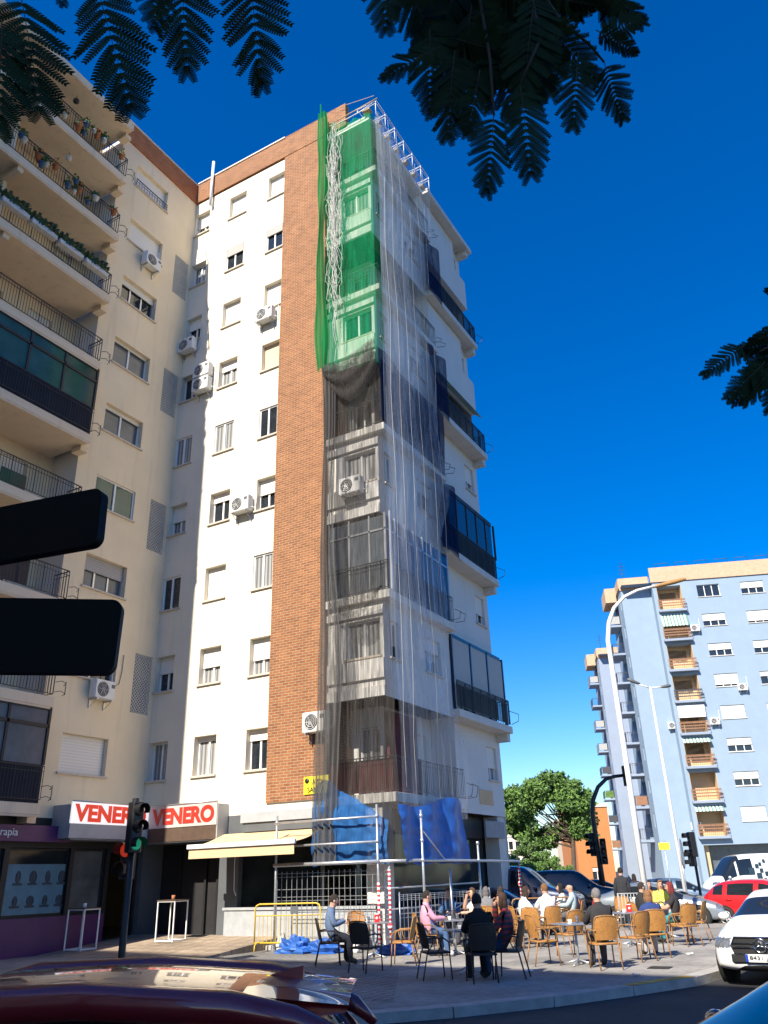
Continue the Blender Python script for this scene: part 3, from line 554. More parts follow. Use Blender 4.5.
q = MB(); q.box((SX+.03, SY-.03, 3.34), (-17.7, SY+.02, 4.0)); sf = q.build('sign_face', 'signshade', sg, I4)  # same white panel, with the shade on this face put into its colour
text('VENERO', FX(SX+.03) @ Matrix.Translation((18.72, -.004, 3.72)), 2.85, .5, 'emitletters', sg, bold=.045)  # letters given added glow along with their panel
text('VENERO', FA(SY-.03) @ Matrix.Translation((-19.1, -.004, 3.68)), 2.6, .5, 'redletters', sg, bold=.045)
q = MB(); q.tube([(SX, SY-.04, 4.02), (-17.68, SY-.04, 4.02)], .02, 6); q.tube([(SX+.04, 17.2, 4.04), (SX+.04, SY, 4.04)], .02, 6); q.build('sign_edge', 'alu', sg, I4)
# yellow notice on the brick
p = onY(313, 786, 20.7)
ys = thing('street_sign', 'yellow street name plate with black lettering at the foot of the brick panel', 'sign', place((-14.3, 20.7, 4.02)))
q = MB(); q.box((-.45, 0, 0), (.45, .02, .5)); q.build('plate', 'yellowsign', ys)
text('AVDA.', W[ys] @ Matrix.Translation((.1, -.003, .34)), .48, .14, 'black', ys); text('SANTA', W[ys] @ Matrix.Translation((.0, -.003, .12)), .62, .14, 'black', ys)
q = MB(); q.lathe([(.0, 0), (.075, 0), (.075, .012), (0, .012)], 14, c=(-.33, -.012, .38), axis='Y'); q.build('badge', 'black', ys)
# ------------------------------------------------------------------ air conditioners
def make_ac(Mw, label, stack=1):
    t = thing('air_conditioner', label, 'air conditioner', Mw, 'air conditioners hung on the facades')
    for i in range(stack):
        z = i*.68; q = MB(); q.bbox((-.42, -.38, z), (.42, -.06, z+.6), .03); q.box((-.40, -.384, z+.05), (-.39, -.379, z+.55)); q.build('casing', 'acbody', t)
        q = MB(); q.lathe([(.0, -.012), (.22, -.012), (.24, 0)], 20, c=(-.1, -.382, z+.3), axis='Y')
        q.build('fan_grille', 'grille', t); gq = MB()
        for r in (.07, .14, .21): gq.tube([(-.1+r*math.cos(a*PI/8), -.4, z+.3+r*math.sin(a*PI/8)) for a in range(17)], .006, 3)
        for a in range(6): gq.tube([(-.1, -.4, z+.3), (-.1+.23*math.cos(a*PI/3), -.4, z+.3+.23*math.sin(a*PI/3))], .006, 3)
        gq.build('guard', 'acbody', t)
        q = MB(); q.box((.23, -.384, z+.38), (.38, -.379, z+.5)); q.build('badge_panel', 'fascia_dark', t)
        q = MB()
        for x in (-.3, .3):
            if x > 0: q.build('bracket', 'galv', t); q = MB()
            q.box((x-.02, -.4, z-.05), (x+.02, 0, z-.005)); q.box((x-.02, -.04, z-.3), (x+.02, 0, z-.05)); q.tube([(x, -.36, z-.05), (x, -.02, z-.28)], .012, 4)
        q.build('bracket', 'galv', t)
    q = MB(); q.tube([(.42, -.15, .15), (.5, -.1, .1), (.52, -.03, .3), (.52, -.03, 1.3)], .018, 5); q.build('hose', 'acbody', t)
    return t
def ac_A(px, py, label, stack=1, y=20.5):
    p = onY(px, py, y); make_ac(TR(p.x, 20.8 if y > 20.45 else y+.3, p.z-.3*stack), label, stack)
ac_A(186, 345, 'air conditioner in the shade beside the inner corner, sixth floor')
ac_A(201, 378, 'two air conditioner units stacked on one bracket at the shadow edge', 2)
ac_A(264, 314, 'sunlit air conditioner beneath an upper window beside the brick panel')
ac_A(240, 504, 'sunlit air conditioner between two half shuttered middle windows')
p = onY(315, 722, 20.45); make_ac(TR(p.x, 20.74, p.z-.3), 'white air conditioner low on the brick panel next to the net')
p = onY(352, 487, 20.7); make_ac(TR(p.x, 20.87, p.z-.3), 'air conditioner behind the grey net beneath a white corner window')
p = onX(152, 262, -21.15); make_ac(TR(-21.4, p.y, p.z-.3, PI/2), 'air conditioner on the shaded wing under the second window from the roof')
p = onX(103, 690, -21.15); make_ac(TR(-21.4, p.y, p.z-.3, PI/2), 'air conditioner low on the shaded wing beside a loose hanging cable')
for (px, py, x, l) in ((70, 244, -22.3, 'air conditioner on the back wall of a balcony with dark planters'), (24, 122, -22.3, 'air conditioner on the back wall of a high balcony, behind the leaves')):
    p = onX(px, py, x); make_ac(TR(-22.7, p.y, p.z-.3, PI/2), l)
# ------------------------------------------------------------------ flower pots on the high balconies
def make_pot(Mw, kind, label, group):
    t = thing('flower_pot', label, 'flower pot', Mw @ Matrix.Scale(.72, 4), group)
    q = MB(); q.lathe([(.0, 0), (.1, 0), (.14, .2), (.155, .2), (.155, .25), (.13, .25), (.12, .2), (0, .2)], 10); q.build('pot', ('terracotta', 'pot_white', 'pot_blue')[kind], t)
    q = MB()
    for i in range(26):
        a = random.random()*6.28; r = .05+.17*random.random(); h = .25+.3*random.random(); c = V((r*math.cos(a), r*math.sin(a), h)); d = V((random.uniform(-1, 1), random.uniform(-1, 1), random.uniform(-1, 1))).normalized()*.07; e = d.orthogonal()*.5
        q.quad(c-d-e, c+d-e, c+d+e, c-d+e, i % 2 if kind != 2 else 0)
    q.build('plant', ['plant', 'flower'] if kind == 0 else ['plant', 'plant'], t); return t
FLN = {8: 'top balcony', 7: 'second balcony from the roof', 6: 'third balcony from the roof'}
for k in (8, 7):
    pr = [make_pot(TR(-20.5, 15.6-.9*j, fl[k]+.55), j, ('terracotta pot with orange flowers', 'white pot with green leaves', 'blue pot with green leaves')[j]+' on the rail of the '+FLN[k], 'flower pots on the %s' % FLN[k]) for j in range(3)]
    for i in range(3, 22): j = (i*7+k) % 3; copy_tree(pr[j], TR(-20.52, 15.75-.34*i+random.uniform(-.2, .2), fl[k]+random.choice((.5, .62, .3, .1)), random.random()*6) @ Matrix.Scale(random.uniform(.6, .85), 4))
pl0 = None
for i in range(7):
    T = TR(-20.52, 15.2-1.15*i, fl[6]+.52); L_ = 'white planter trough with dark foliage on the third balcony from the roof'
    if pl0 is None:
        pl0 = thing('planter_box', L_, 'planter', T, 'planter troughs on the third balcony from the roof'); q = MB(); q.bbox((-.12, -.52, 0), (.12, .52, .2), .02); q.build('trough', 'pot_white', pl0); q = MB()
        for n_ in range(150):
            c = V((random.uniform(-.16, .16), random.uniform(-.55, .55), random.uniform(.15, .55))); d = V((random.uniform(-1, 1), random.uniform(-1, 1), random.uniform(-1, 1))).normalized()*.06; e = d.orthogonal()*.6; q.quad(c-d-e, c+d-e, c+d+e, c-d+e, n_ % 7 == 0)
        q.build('plant', ['bush2', 'plant'], pl0)
    else: copy_tree(pl0, T)
# ------------------------------------------------------------------ nets and sheets
def cloth(name, P, nu, nv, mt, label=None, cat=None, parent=None, origin=None, th=None):
    q = MB(); vs = [P(i/nu, j/nv) for j in range(nv+1) for i in range(nu+1)]
    q.add(vs, [(j*(nu+1)+i, j*(nu+1)+i+1, (j+1)*(nu+1)+i+1, (j+1)*(nu+1)+i) for j in range(nv) for i in range(nu)], 0, True)
    if label: return tagged(q, name, mt, label, cat, origin)
    return q.build(name, mt, parent, I4)
def lerp(a, b, t): return a+(b-a)*t
gz1, gz0 = 31.2, 18.35
GN = thing('green_safety_net', 'bright green scaffold net hung over the top half of the building corner', 'safety net', TR(-12.7, 20.3, 18.3))
def gp(u, v):
    x = lerp(-13.85, -11.62, u); z = lerp(gz1-.75*u-.2*math.sin(PI*u)-(.35 if u < .1 else 0), gz0-.25*u+.2*wob(u*5, 1), v)
    return V((x, 20.42+.07*wob(u*7, v*3)+.05*math.sin(u*26+v*2), z))
cloth('net', gp, 40, 60, 'green', parent=GN)
def gf(u, v):
    w_ = .32+.1*math.sin(v*9)+.06*math.sin(v*23); z = lerp(31.7, gz0+.15, v)
    return V((-13.9+w_*(u-.5)*1.3+.05*math.sin(v*7), 20.3-.13*math.sin(u*PI)+.05*math.sin(u*22+3*wob(u*2, v*4)), z+(.4*(u > .35)*(u < .6) if v < .01 else 0)))
cloth('folded_net', gf, 36, 90, 'greenfold', parent=GN)
def ge(u, v): return V((-11.6+.03*wob(v*9, 2), 20.4+.55*u, lerp(gz1-.75, gz0-.3+.5*u, v)))
cloth('net', ge, 5, 40, 'green', parent=GN)
KN = thing('grey_safety_net', 'worn grey scaffold net draped over the lower corner of the building', 'safety net', TR(-12.7, 20.3, 2))
def kp(u, v):
    x0 = lerp(-13.75, -13.9, max(0, (v-.75)*4)); x1 = lerp(-11.6, -11.3, v); x = lerp(x0, x1, u)
    z = lerp(18.75-.3*math.sin(PI*u), 2.05+.05*wob(u*9, 0), v)
    return V((x+.06*wob(u*3, v*6, 4), 20.42-.12*v*v+.09*wob(u*8, v*5, 1)+.05*math.sin(u*21+3*wob(u, v*3)), z))
cloth('net', kp, 60, 90, 'grey', parent=KN)
def kf(u, v):
    w_ = .62-.18*math.sin(v*6)+.1*v; z = lerp(18.6, 2.15, v); x = lerp(-13.62, -13.5, v)
    return V((x+w_*(u-.4)+.05*math.sin(v*12), 20.26-.35*v*v-.1*math.sin(u*PI)+.06*math.sin(u*30+4*wob(u*2, v*5)), z))
cloth('folded_net', kf, 50, 90, 'greyfold', parent=KN)
def ks(u, v):                                # swag below the green net
    sag = 1.6*math.sin(PI*u*.85+.2); z = lerp(18.5, 17.6, u*.2)-sag*v*.9+.9*u*(1-v)-.2; return V((lerp(-13.7, -11.55, u), 20.22-.12*math.sin(v*PI)+.05*math.sin(v*17+u*3), z))
cloth('folded_net', ks, 30, 24, 'grey', parent=KN)
cloth('folded_net', lambda u, v: ks(u, v)+V((0, -.03, .06)), 30, 24, 'grey', parent=KN)
def ks2(u, v): return V((lerp(-13.6, -11.65, u), 20.3+.04*math.sin(v*15), 9.6+lerp(0, -.75*math.sin(PI*u), v)+.25*u))
cloth('folded_net', ks2, 24, 10, 'grey', parent=KN)
VN = thing('debris_veil', 'thin pale debris sheet hanging down the shaded side facade', 'safety net', TR(-11.1, 22.5, 3))
def ve(z): return 24.5+.5*math.sin(z*.5)+.35*math.sin(z*1.3+1)
def vp(u, v):
    z = lerp(30.5, 3.3, v); y = lerp(20.5, ve(z) if v > .12 else 25.4, u)
    return V((-11.4+.07*wob(u*7, v*8)+.06*math.sin(u*24+2*v)+.3*max(0, v-.8), y, z))
cloth('net', vp, 50, 80, 'veil', parent=VN)
def vp2(u, v): z = lerp(30.3, 8, v); y = lerp(20.6, 23.2+.4*math.sin(z), u); return V((-11.5+.06*math.sin(u*31+v*5), y, z))
cloth('net', vp2, 50, 60, 'veil', parent=VN)
r = MB()
for i in range(6):
    y = 20.7+i*.75+random.uniform(-.15, .15); z1 = random.choice((30.5, 30.8, 27)); z0 = random.choice((4, 6, 9, 3.5))
    r.tube([(-11.3+.03*math.sin(z), y+.05*math.sin(z*.7+i), z) for z in [lerp(z1, z0, k/14) for k in range(15)]], .005, 4)
r.build('hanging_rope', 'rope', VN, I4)
NV = thing('navy_screen', 'dark navy screen cloth strung along a middle balcony under the pale veil', 'screen cloth', TR(-11.3, 23, 15.9))
cloth('screen', lambda u, v: V((-11.62+.05*math.sin(u*14+v*3), lerp(20.45, 25.55, u), lerp(18.75-.25*u+.1*math.sin(u*9), 15.95+.15*math.sin(u*5), v))), 40, 14, 'navy', parent=NV)
for n_, (k, ya, yb, l) in enumerate(((7, 24.7, 26.3, 'narrow navy cloth hanging at the balcony second from the roof'), (5, 24.6, 26.2, 'narrow navy cloth hanging beside the teal striped awning'), (3, 24.5, 26.2, 'narrow navy cloth hanging beside the black glazed balcony'))):
    f = fl[k]; cloth('screen_cloth', lambda u, v: V((-11.62+.08*math.sin(u*9+v*2), lerp(ya, yb, u)+.3*v*u, lerp(f+2.6, f-.1-.2*u, v))), 16, 12, 'navy', l, 'screen cloth', None, (-11.38, ya, f))
def tp(u, v):
    top = (4.2, 4.3, 4.0, 3.8, 3.6, 3.35, 3.1); x = lerp(-13.85, -11.5, u); i = min(5, int(u*6)); t_ = u*6-i; zt = lerp(top[i], top[i+1], t_)+.08*wob(u*16, 3)
    return V((x-.12*v*(1-u), 20.03-.12*math.sin(PI*v)+.03*math.sin(u*27+1.2*v+2*wob(u*3, v*2))+.07*wob(u*9, v*7, 8), lerp(zt, 2.02+.12*math.sin(u*PI), v)))
cloth('blue_tarpaulin', tp, 60, 30, 'tarpnet', 'crumpled blue tarpaulin under the net at the foot of the corner', 'tarpaulin', None, (-12.7, 19.95, 2.05))
def tq(u, v):
    y = lerp(19.95, 24.0+.2*v, u); zt = 3.5+.3*u-.1*math.sin(u*6); return V((-11.15+.07*math.sin(u*17+v*2)+.05*wob(u*6, v*6)+.12*v, y, lerp(zt, 2.02+.1*wob(u*6, 1), v)))
cloth('blue_tarpaulin', tq, 50, 24, 'tarp', 'smooth deep blue tarpaulin hung along the shaded side above the bar', 'tarpaulin', None, (-10.9, 22, 2.05))
# tangled ropes hanging in front of the green net
r = MB()
for i in range(34):
    x = -13.25+random.gauss(0, .13); z1 = random.uniform(28, 31); z0 = random.uniform(18.4, 25); ph = random.random()*9; am = random.uniform(.04, .22); n = 40
    r.tube([(x+am*math.sin(k*.9+ph)*math.sin(k*.23+ph)+.1*wob(k*.5, i), 20.18+.08*math.sin(k*.7+ph), lerp(z1, z0, k/n)+.18*math.sin(k*1.7+ph)) for k in range(n)], .008, 4)
tagged(r, 'rope_tangle', 'rope', 'white tangle of ropes dangling down in front of the green net', 'ropes', (-13.25, 20.18, 18.5))
# hoist frames on the roof edge
HF = thing('roof_hoist_frame', 'row of steel cantilever frames with boards along the roof edge', 'scaffolding', TR(-12, 23, TOP))
for i in range(7):
    y = 20.55+i*.8; q = MB(); q.tube([(-13.6, y, 30.95), (-11.4, y, 30.98)], .018, 6); q.tube([(-11.42, y, 30.3), (-11.42, y, 31.2)], .016, 6); q.tube([(-12.3, y, 31.15), (-11.42, y, 31.15)], .014, 6); q.tube([(-12.3, y, 30.95), (-12.3, y, 31.15)], .014, 6); q.tube([(-12.3, y, 30.95), (-11.42, y, 31.15)], .012, 5); q.build('bracket', 'whitemetal', HF, I4)
    q = MB(); q.box((-12.1, y+.05, 30.93), (-11.75, y+.3, 31.02)); q.build('board', 'timber', HF, I4)
q = MB()
for z in (30.35, 30.98, 31.17): q.tube([(-11.4, 20.5, z), (-11.4, 25.4, z)], .014, 6)
q.tube([(-12.3, 20.5, 31.15), (-12.3, 25.4, 31.15)], .013, 6); q.build('rail', 'whitemetal', HF, I4)
q = MB(); q.tube([(-13.9, 20.65, 31.3), (-11.3, 20.5, 31.15)], .022, 6); q.tube([(-13.3, 20.6, 32.0), (-11.45, 20.5, 31.4)], .009, 4); q.build('tie_bar', 'timber', HF, I4)
# ------------------------------------------------------------------ scaffold at street level
SC = thing('scaffolding', 'galvanised tube scaffold standing round the building corner above the fence', 'scaffolding', TR(-13, 20))
def pole(x, y, z1, name='standard'):
    q = MB(); q.tube([(x, y, .02), (x, y, z1)], .034, 8); q.box((x-.08, y-.08, .004), (x+.08, y+.08, .02))
    for z in (2.1, 2.58, 3.2):
        if z < z1: q.lathe([(.03, -.05), (.05, -.04), (.05, .04), (.03, .05)], 8, c=(x, y, z))
    q.build(name, 'galv', SC, I4)
for x, y, z in ((-14.95, 19.7, 3.4), (-11.65, 19.7, 3.5), (-10.8, 20.6, 3.35), (-10.8, 24.2, 2.6), (-10.8, 27.4, 2.1), (-10.8, 22.2, 1.9), (-12.6, 21.8, 2.1)): pole(x, y, z)
pole(-11.35, 19.75, 1.95)
q = MB()
for z, r_ in ((2.1, .04), (2.58, .026), (3.2, .026)): q.tube([(-15.0, 19.67, z), (-11.6, 19.67, z)], r_*1.15, 8)
q.build('ledger', 'galv', SC, I4)
q = MB()
q.tube([(-11.65, 19.7, 2.1), (-10.8, 20.6, 2.1), (-10.8, 27.5, 2.08)], .038, 8)
for z in (1.45, .95): q.tube([(-11.6, 20.05, z), (-10.8, 24.2, z+.05)], .022, 6)
q.tube([(-10.83, 20.6, 2.9), (-10.83, 22.0, 2.1)], .02, 6); q.tube([(-10.75, 20.6, .5), (-10.75, 24.2, 1.3)], .018, 6); q.build('ledger', 'galv', SC, I4)
q = MB()
for i in range(4): q.box((-14.9, 20.05+i*.2, 2.12), (-11.7, 20.22+i*.2, 2.16))
for i in range(3): q.box((-11.6+i*.24, 20.9, 2.1), (-11.4+i*.24, 27.3, 2.14))
q.build('platform_board', 'timber', SC, I4)
for x, y, z0, z1 in ((-11.65, 19.7, .2, 1.6), (-11.35, 19.75, .1, 1.9), (-10.8, 27.4, .9, 1.95)):
    q = MB(); q.tube([(x, y, z0), (x, y, z1)], .037, 8); q.ell((x, y-.02, z0+.5), (.08, .06, .09), 8, 6); q.build('warning_tape', 'tape', SC, I4)
# fence panel
def fence(p0, p1, h, z0, label):
    p0 = V(p0); p1 = V(p1); L = (p1-p0).length; t = thing('mesh_fence', label, 'fence', place(p0, math.atan2(p1.y-p0.y, p1.x-p0.x)))
    q = MB(); n = int(L/.17)
    for i in range(n+1): q.tube([(i*L/n, 0, z0), (i*L/n, 0, h)], .008, 4, caps=False)
    for z in (z0+.08, .75, .84, 1.2, 1.29, h-.45, h-.05, h-.14): q.tube([(0, .012, z), (L, .012, z)], .008, 4, caps=False)
    q.build('wire_panel', 'galv', t)
    for x in (0, L): q = MB(); q.tube([(x, 0, 0), (x, 0, h+.05)], .022, 8); q.build('post', 'galv', t)
    for x in (0, L): q = MB(); q.bbox((x-.12, -.3, 0), (x+.12, .3, .13), .03); q.build('foot', 'concrete', t)
fence((-15.1, 19.95, .004), (-11.45, 19.95, .004), 1.93, .25, 'grey welded wire fence panel under the scaffold, behind the reading man')
fence((-11.3, 20.15, .004), (-10.62, 24.4, .004), 1.3, .2, 'low wire fence panel along the side street under the scaffold')
# yellow barrier
def barrier(p0, p1, h, mt, label, name='crowd_barrier'):
    p0 = V(p0); p1 = V(p1); L = (p1-p0).length; t = thing(name, label, 'barrier', place(p0, math.atan2(p1.y-p0.y, p1.x-p0.x)))
    q = MB(); r_ = .12; pts = [(0, 0, .2), (0, 0, h-r_), (r_*.3, 0, h-r_*.3), (r_, 0, h), (L-r_, 0, h), (L-r_*.3, 0, h-r_*.3), (L, 0, h-r_), (L, 0, .2), (0, 0, .2)]; q.tube(pts, .022, 7); q.tube([(0, 0, h-.28), (L, 0, h-.28)], .015, 6); q.build('frame', mt, t)
    q = MB()
    for i in range(1, int(L/.12)): q.tube([(i*.12, 0, .2), (i*.12, 0, h-.28)], .009, 5, caps=False)
    q.build('bars', mt, t)
    for x in (.15, L-.15): q = MB(); q.tube([(x, -.32, .01), (x, -.3, .16), (x, -.2, .2), (x, .2, .2), (x, .3, .16), (x, .32, .01)], .018, 6); q.build('foot', mt, t)
    q = MB(); q.box((L*.55, -.02, h-.24), (L*.55+.22, -.012, h-.06)); q.build('plate', 'fascia_dark', t)
barrier((-15.15, 19.1, .03), (-13.35, 19.55, .03), 1.12, 'yellow', 'yellow crowd barrier leaning by the fence left of the reading man')
barrier((-10.3, 25.3, .01), (-8.6, 26.5, .01), 1.0, 'bamboo', 'tan barrier behind the far terrace tables')
# bags and heaps of sheeting on the ground
def heap(c, r, mt, label, cat, name, sd):
    q = MB(); n, m_ = 22, 12; vs = []
    for i in range(m_+1):
        for j in range(n):
            th = PI*.5*i/m_*1.0; ph = 2*PI*j/n; k = 1+.45*wob(math.cos(ph)*2.2+sd, math.sin(ph)*2.2, i*.5)
            vs.append((r[0]*math.sin(th)*math.cos(ph)*k, r[1]*math.sin(th)*math.sin(ph)*k, max(0, r[2]*math.cos(th)*k)))
    q.add(vs, [(i*n+j, (i+1)*n+j, (i+1)*n+(j+1) % n, i*n+(j+1) % n) for i in range(m_) for j in range(n)], 0, False)
    q.v = [(x+c[0], y+c[1], z+c[2]) for x, y, z in q.v]; tagged(q, name, mt, label, cat, c)
heap((-13.9, 19.25, .01), (.55, .35, .34), 'tarp', 'crumpled blue plastic sheet heaped at the foot of the yellow barrier', 'plastic sheet', 'plastic_sheet', 1)
heap((-13.1, 19.35, .01), (.5, .3, .3), 'tarp', 'crumpled blue plastic sheet heaped behind the reading man', 'plastic sheet', 'plastic_sheet', 5)
heap((-11.0, 19.4, .01), (.5, .3, .22), 'tarp', 'small blue plastic heap by the striped scaffold pole', 'plastic sheet', 'plastic_sheet', 9)
heap((-14.55, 19.5, .01), (.14, .14, .42), 'pot_white', 'white knotted sack beside the blue plastic sheet', 'sack', 'sack', 3)
heap((-12.3, 19.5, .01), (.16, .14, .3), 'pot_white', 'white sack standing by the fence behind the empty table', 'sack', 'sack', 7)
# bar stool frames / high tables by the bar door
def high_table(p, rot, label, item):
    t = thing('high_table', label, 'high table', place(p, rot)); h = 1.06; w2 = .3
    for sx in (-1, 1):
        for sy in (-1, 1): q = MB(); q.box((sx*w2-.015, sy*w2-.015, 0), (sx*w2+.015, sy*w2+.015, h)); q.build('leg', 'white', t)
    q = MB()
    for z in (.02, h-.03):
        if z > .1: q.build('frame', 'white', t); q = MB()
        for sx in (-1, 1): q.box((sx*w2-.014, -w2+.016, z), (sx*w2+.014, w2-.016, z+.028)); q.box((-w2+.016, sx*w2-.014, z), (w2-.016, sx*w2+.014, z+.028))
    q.build('frame', 'white', t); q = MB(); q.bbox((-.34, -.34, h), (.34, .34, h+.025), .01); q.build('tabletop', 'brown', t)
    q = MB(); q.lathe([(0, 0), (.05, 0), (.055, .12), (.03, .12), (0, .11)], 10); o = q.build('glass_jar' if item else 'ashtray', 'paper' if item else 'terracotta', None, place((p[0], p[1], p[2]+h+.026)), label='small white jar on the high table by the purple shop' if item else 'small brown bowl on the high table by the bar door', category='jar' if item else 'bowl')
p = onX(81, 940, -20.55); p.z = .3*(p.y-17.2)/3.65+.006; high_table(p, .1, 'tall white framed table in front of the purple shop window', 1)
p = gnd(189, 937, .2); p = V((-18.6, 19.6, .21)); high_table(p, .1, 'tall white framed table at the dark bar entrance', 0)
# ------------------------------------------------------------------ street furniture
def signal(mb, c, rot, h=.95, n=3, lit=None, w2=.15):
    """traffic light head as parts list: returns (housing MB, lens dict)"""
    Mf = TR(c[0], c[1], c[2], rot); hs_ = MB(); hs_.M = Mf; hs_.bbox((-w2, -.1, 0), (w2, .16, h), .03); lens = []
    for i in range(n):
        z = h*(i+.5)/n; r_ = h/n*.36
        ps = [(r_*1.12*math.cos(a), -.1, z+r_*1.12*math.sin(a)) for a in [PI*(-.15)+PI*1.3*k/10 for k in range(11)]]; pe = [(x, -.1-.24, zz) for x, y, zz in ps]
        hs_.add(ps+pe, [(k, k+1, 12+k, 11+k) for k in range(10)])
        l = MB(); l.M = Mf; l.lathe([(0, -.02), (r_*.7, -.015), (r_, 0)], 14, c=(0, -.102, z), axis='Y'); lens.append((l, 'lit_green' if lit == ('g', i) else 'lit_red' if lit == ('r', i) else 'lensdark'))
    return hs_, lens
def traffic_light(base, top, heads, label, r_=.07, arm=None, name='traffic_light'):
    t = thing(name, label, 'traffic light', place(base)); T = W[t]
    q = MB(); q.tube([(0, 0, 0), (0, 0, .3), (0, 0, top)] if not arm else [(0, 0, 0)]+arm, [r_*1.25, r_, r_] if not arm else [r_*1.3]+[r_*(1-.45*i/len(arm)) for i in range(len(arm))], 10); q.lathe([(r_*2, 0), (r_*2, .05), (r_*1.3, .12)], 10); q.build('pole', 'black', t)
    for (x, y, z, rot, n, h, lit) in heads:
        hq, ls = signal(None, (x, y, z), rot, h, n, lit); o = hq.build('signal_head', 'black', t)
        for l, m_ in ls: l.build('lens', m_, o)
    return t
b0 = gnd(120, 973); D0 = b0.dot(FH); tz = dep(133, 803, D0).z; hb = dep(133, 853, D0).z; ph_ = dep(107, 885, D0); pt = dep(107, 845, D0)
traffic_light(b0, tz+.1, [(.16, -.1, hb, 1.35, 3, tz-hb, ('g', 0)), (-.42, .3, ph_.z+.1, .2, 2, pt.z-ph_.z, ('r', 1))], 'black traffic light on a pole by the bar, green lamp lit', .078)
b1 = gnd(606, 909); D1 = b1.dot(FH); ar = []
for px, py in ((606, 850), (592.5, 815), (593, 800), (598, 787), (606, 779), (614, 776.5), (626, 775)): p = dep(px, py, D1)-b1; ar.append((p.x, p.y, p.z))
ar[0] = (ar[1][0]*.25, ar[1][1]*.25, 2.2)
e = ar[-1]; traffic_light(b1, 0, [(e[0], e[1]-.1, e[2]-.55, .3, 3, 1.0, None), (.3, -.15, 2.0, .3, 3, 1.2, None), (-.3, .1, 2.4, -.6, 3, 1.1, None)], 'tall dark traffic light mast with a curved arm behind the terrace', .13, ar)
b2 = dep(699, 885, 38); b2.z = RZ; a2 = dep(687, 829, 38); traffic_light(b2, a2.z, [(0, -.1, a2.z-1.0, -.9, 3, 1.0, None), (-.1, -.1, 1.9, -.9, 2, .6, None)], 'slim dark traffic light in front of the white van', .06)
def street_lamp(base, pts, head, label, r0, r1, arms=None, headm='orangecap'):
    t = thing('street_lamp', label, 'street lamp', place(base)); q = MB(); n = len(pts); q.tube(pts, [lerp(r0, r1, min(1, i/(n-1))) for i in range(n)], 12); q.lathe([(r0*1.7, 0), (r0*1.7, .04), (r0*1.2, .1)], 12); q.build('post', 'lampwhite', t)
    for a in arms or []: q = MB(); q.tube(a, r1*.8, 8); q.build('arm', 'lampwhite', t)
    for h0, h1 in head:
        h0 = V(h0); h1 = V(h1); q = MB(); d = h1-h0; q.tube([h0, h0+d*.15, h0+d*.6, h1-d*.06, h1], [.04, .06, .08, .06, .02], 10); q.build('lamp_head', headm, t)
bl = cp(7.25, 26, 0); P = lambda px, py, D: dep(px, py, D)-bl
top0 = dep(608, 640, 26)-bl; pts = [(0, 0, .0), (top0.x*.5, top0.y*.5, top0.z*.5), top0]+[P(px, py, 26) for px, py in ((609, 622), (614, 608), (624, 597), (637, 590.5), (655, 586))]
street_lamp(bl, pts, [(P(653, 587, 26), P(686, 579, 26))], 'tall white curved street lamp rising among the terrace tables', .09, .042)
bl = dep(684, 884, 36); bl.z = RZ; tp_ = dep(650, 687, 36)-bl
street_lamp(bl, [(0, 0, 0), tp_*.5, tp_], [(P(640, 684, 36), P(627, 679, 36)), (P(661, 687, 36), P(671, 685.5, 36))], 'thinner white street lamp with two arms before the blue building', .08, .038, [[P(650, 688, 36), P(638, 684, 36)], [P(650, 688, 36), P(662, 687, 36)]], 'fascia_dark')
b3 = dep(687, 893, 35); b3.z = RZ; c3 = dep(683, 850, 35)
t = thing('round_road_sign', 'round grey road sign turned nearly edge-on, next to the thin lamp', 'sign', place(b3, YAW+1.15)); q = MB(); q.tube([(0, 0, 0), (0, 0, c3.z+.5)], .032, 8); q.build('pole', 'galv', t); q = MB(); q.lathe([(0, -.04), (.5, -.04), (.52, -.03), (.5, -.02), (0, -.02)], 24, c=(0, -.02, c3.z), axis='Y'); q.build('plate', 'alu', t); q = MB(); q.tube([(.55*math.cos(a*PI/12), -.05, c3.z+.55*math.sin(a*PI/12)) for a in range(25)], .022, 6); q.build('rim', 'fascia', t)
b4 = dep(671, 888, 40); b4.z = RZ; c4 = dep(670, 843, 40); t = thing('road_sign', 'small yellow road sign beside the thin lamp post', 'sign', place(b4)); q = MB(); q.tube([(0, 0, 0), (0, 0, c4.z+.25)], .03, 8); q.build('pole', 'galv', t); q = MB(); q.bbox((-.24, -.06, c4.z-.15), (.24, -.035, c4.z+.15), .02); q.build('plate', 'yellowsign', t)
# dark sign panels close by on the left, seen from behind
ps = thing('direction_sign', 'two black rounded direction panels close by at the left edge, seen from behind', 'sign', place(cp(-1.75, 2.6, RZ)))
q = MB(); q.tube([(0, 0, 0), (0, 0, 3.6)], .04, 12); q.build('pole', 'sign_black', ps)
def panel(pxs, D, D2):
    """rounded panel given by left-middle, right-middle and height in the vertical plane between two depths"""
    (xa, ya), (xb, yb), hh = pxs; a = dep(xa, ya, D); b = dep(xb, yb, D2); d = (b-a); L = d.length; d.normalize(); n = d.cross(V((0, 0, 1))).normalized(); u = n.cross(d).normalized()
    r_ = .035; poly = []
    for cx, cz, a0 in ((L-r_, hh/2-r_, 0), (r_, hh/2-r_, 90), (r_, -hh/2+r_, 180), (L-r_, -hh/2+r_, 270)):
        for k in range(6): an = math.radians(a0+k*18); poly.append((cx+r_*math.cos(an), cz+r_*math.sin(an)))
    N = len(poly); q = MB(); vs = [a+d*x+u*z+n*s*.02 for s in (-1, 1) for x, z in poly]
    q.add(vs, [tuple(range(N)), tuple(reversed(range(N, 2*N)))]+[(i, N+i, N+(i+1) % N, (i+1) % N) for i in range(N)]); q.build('panel', 'sign_black', ps, I4)
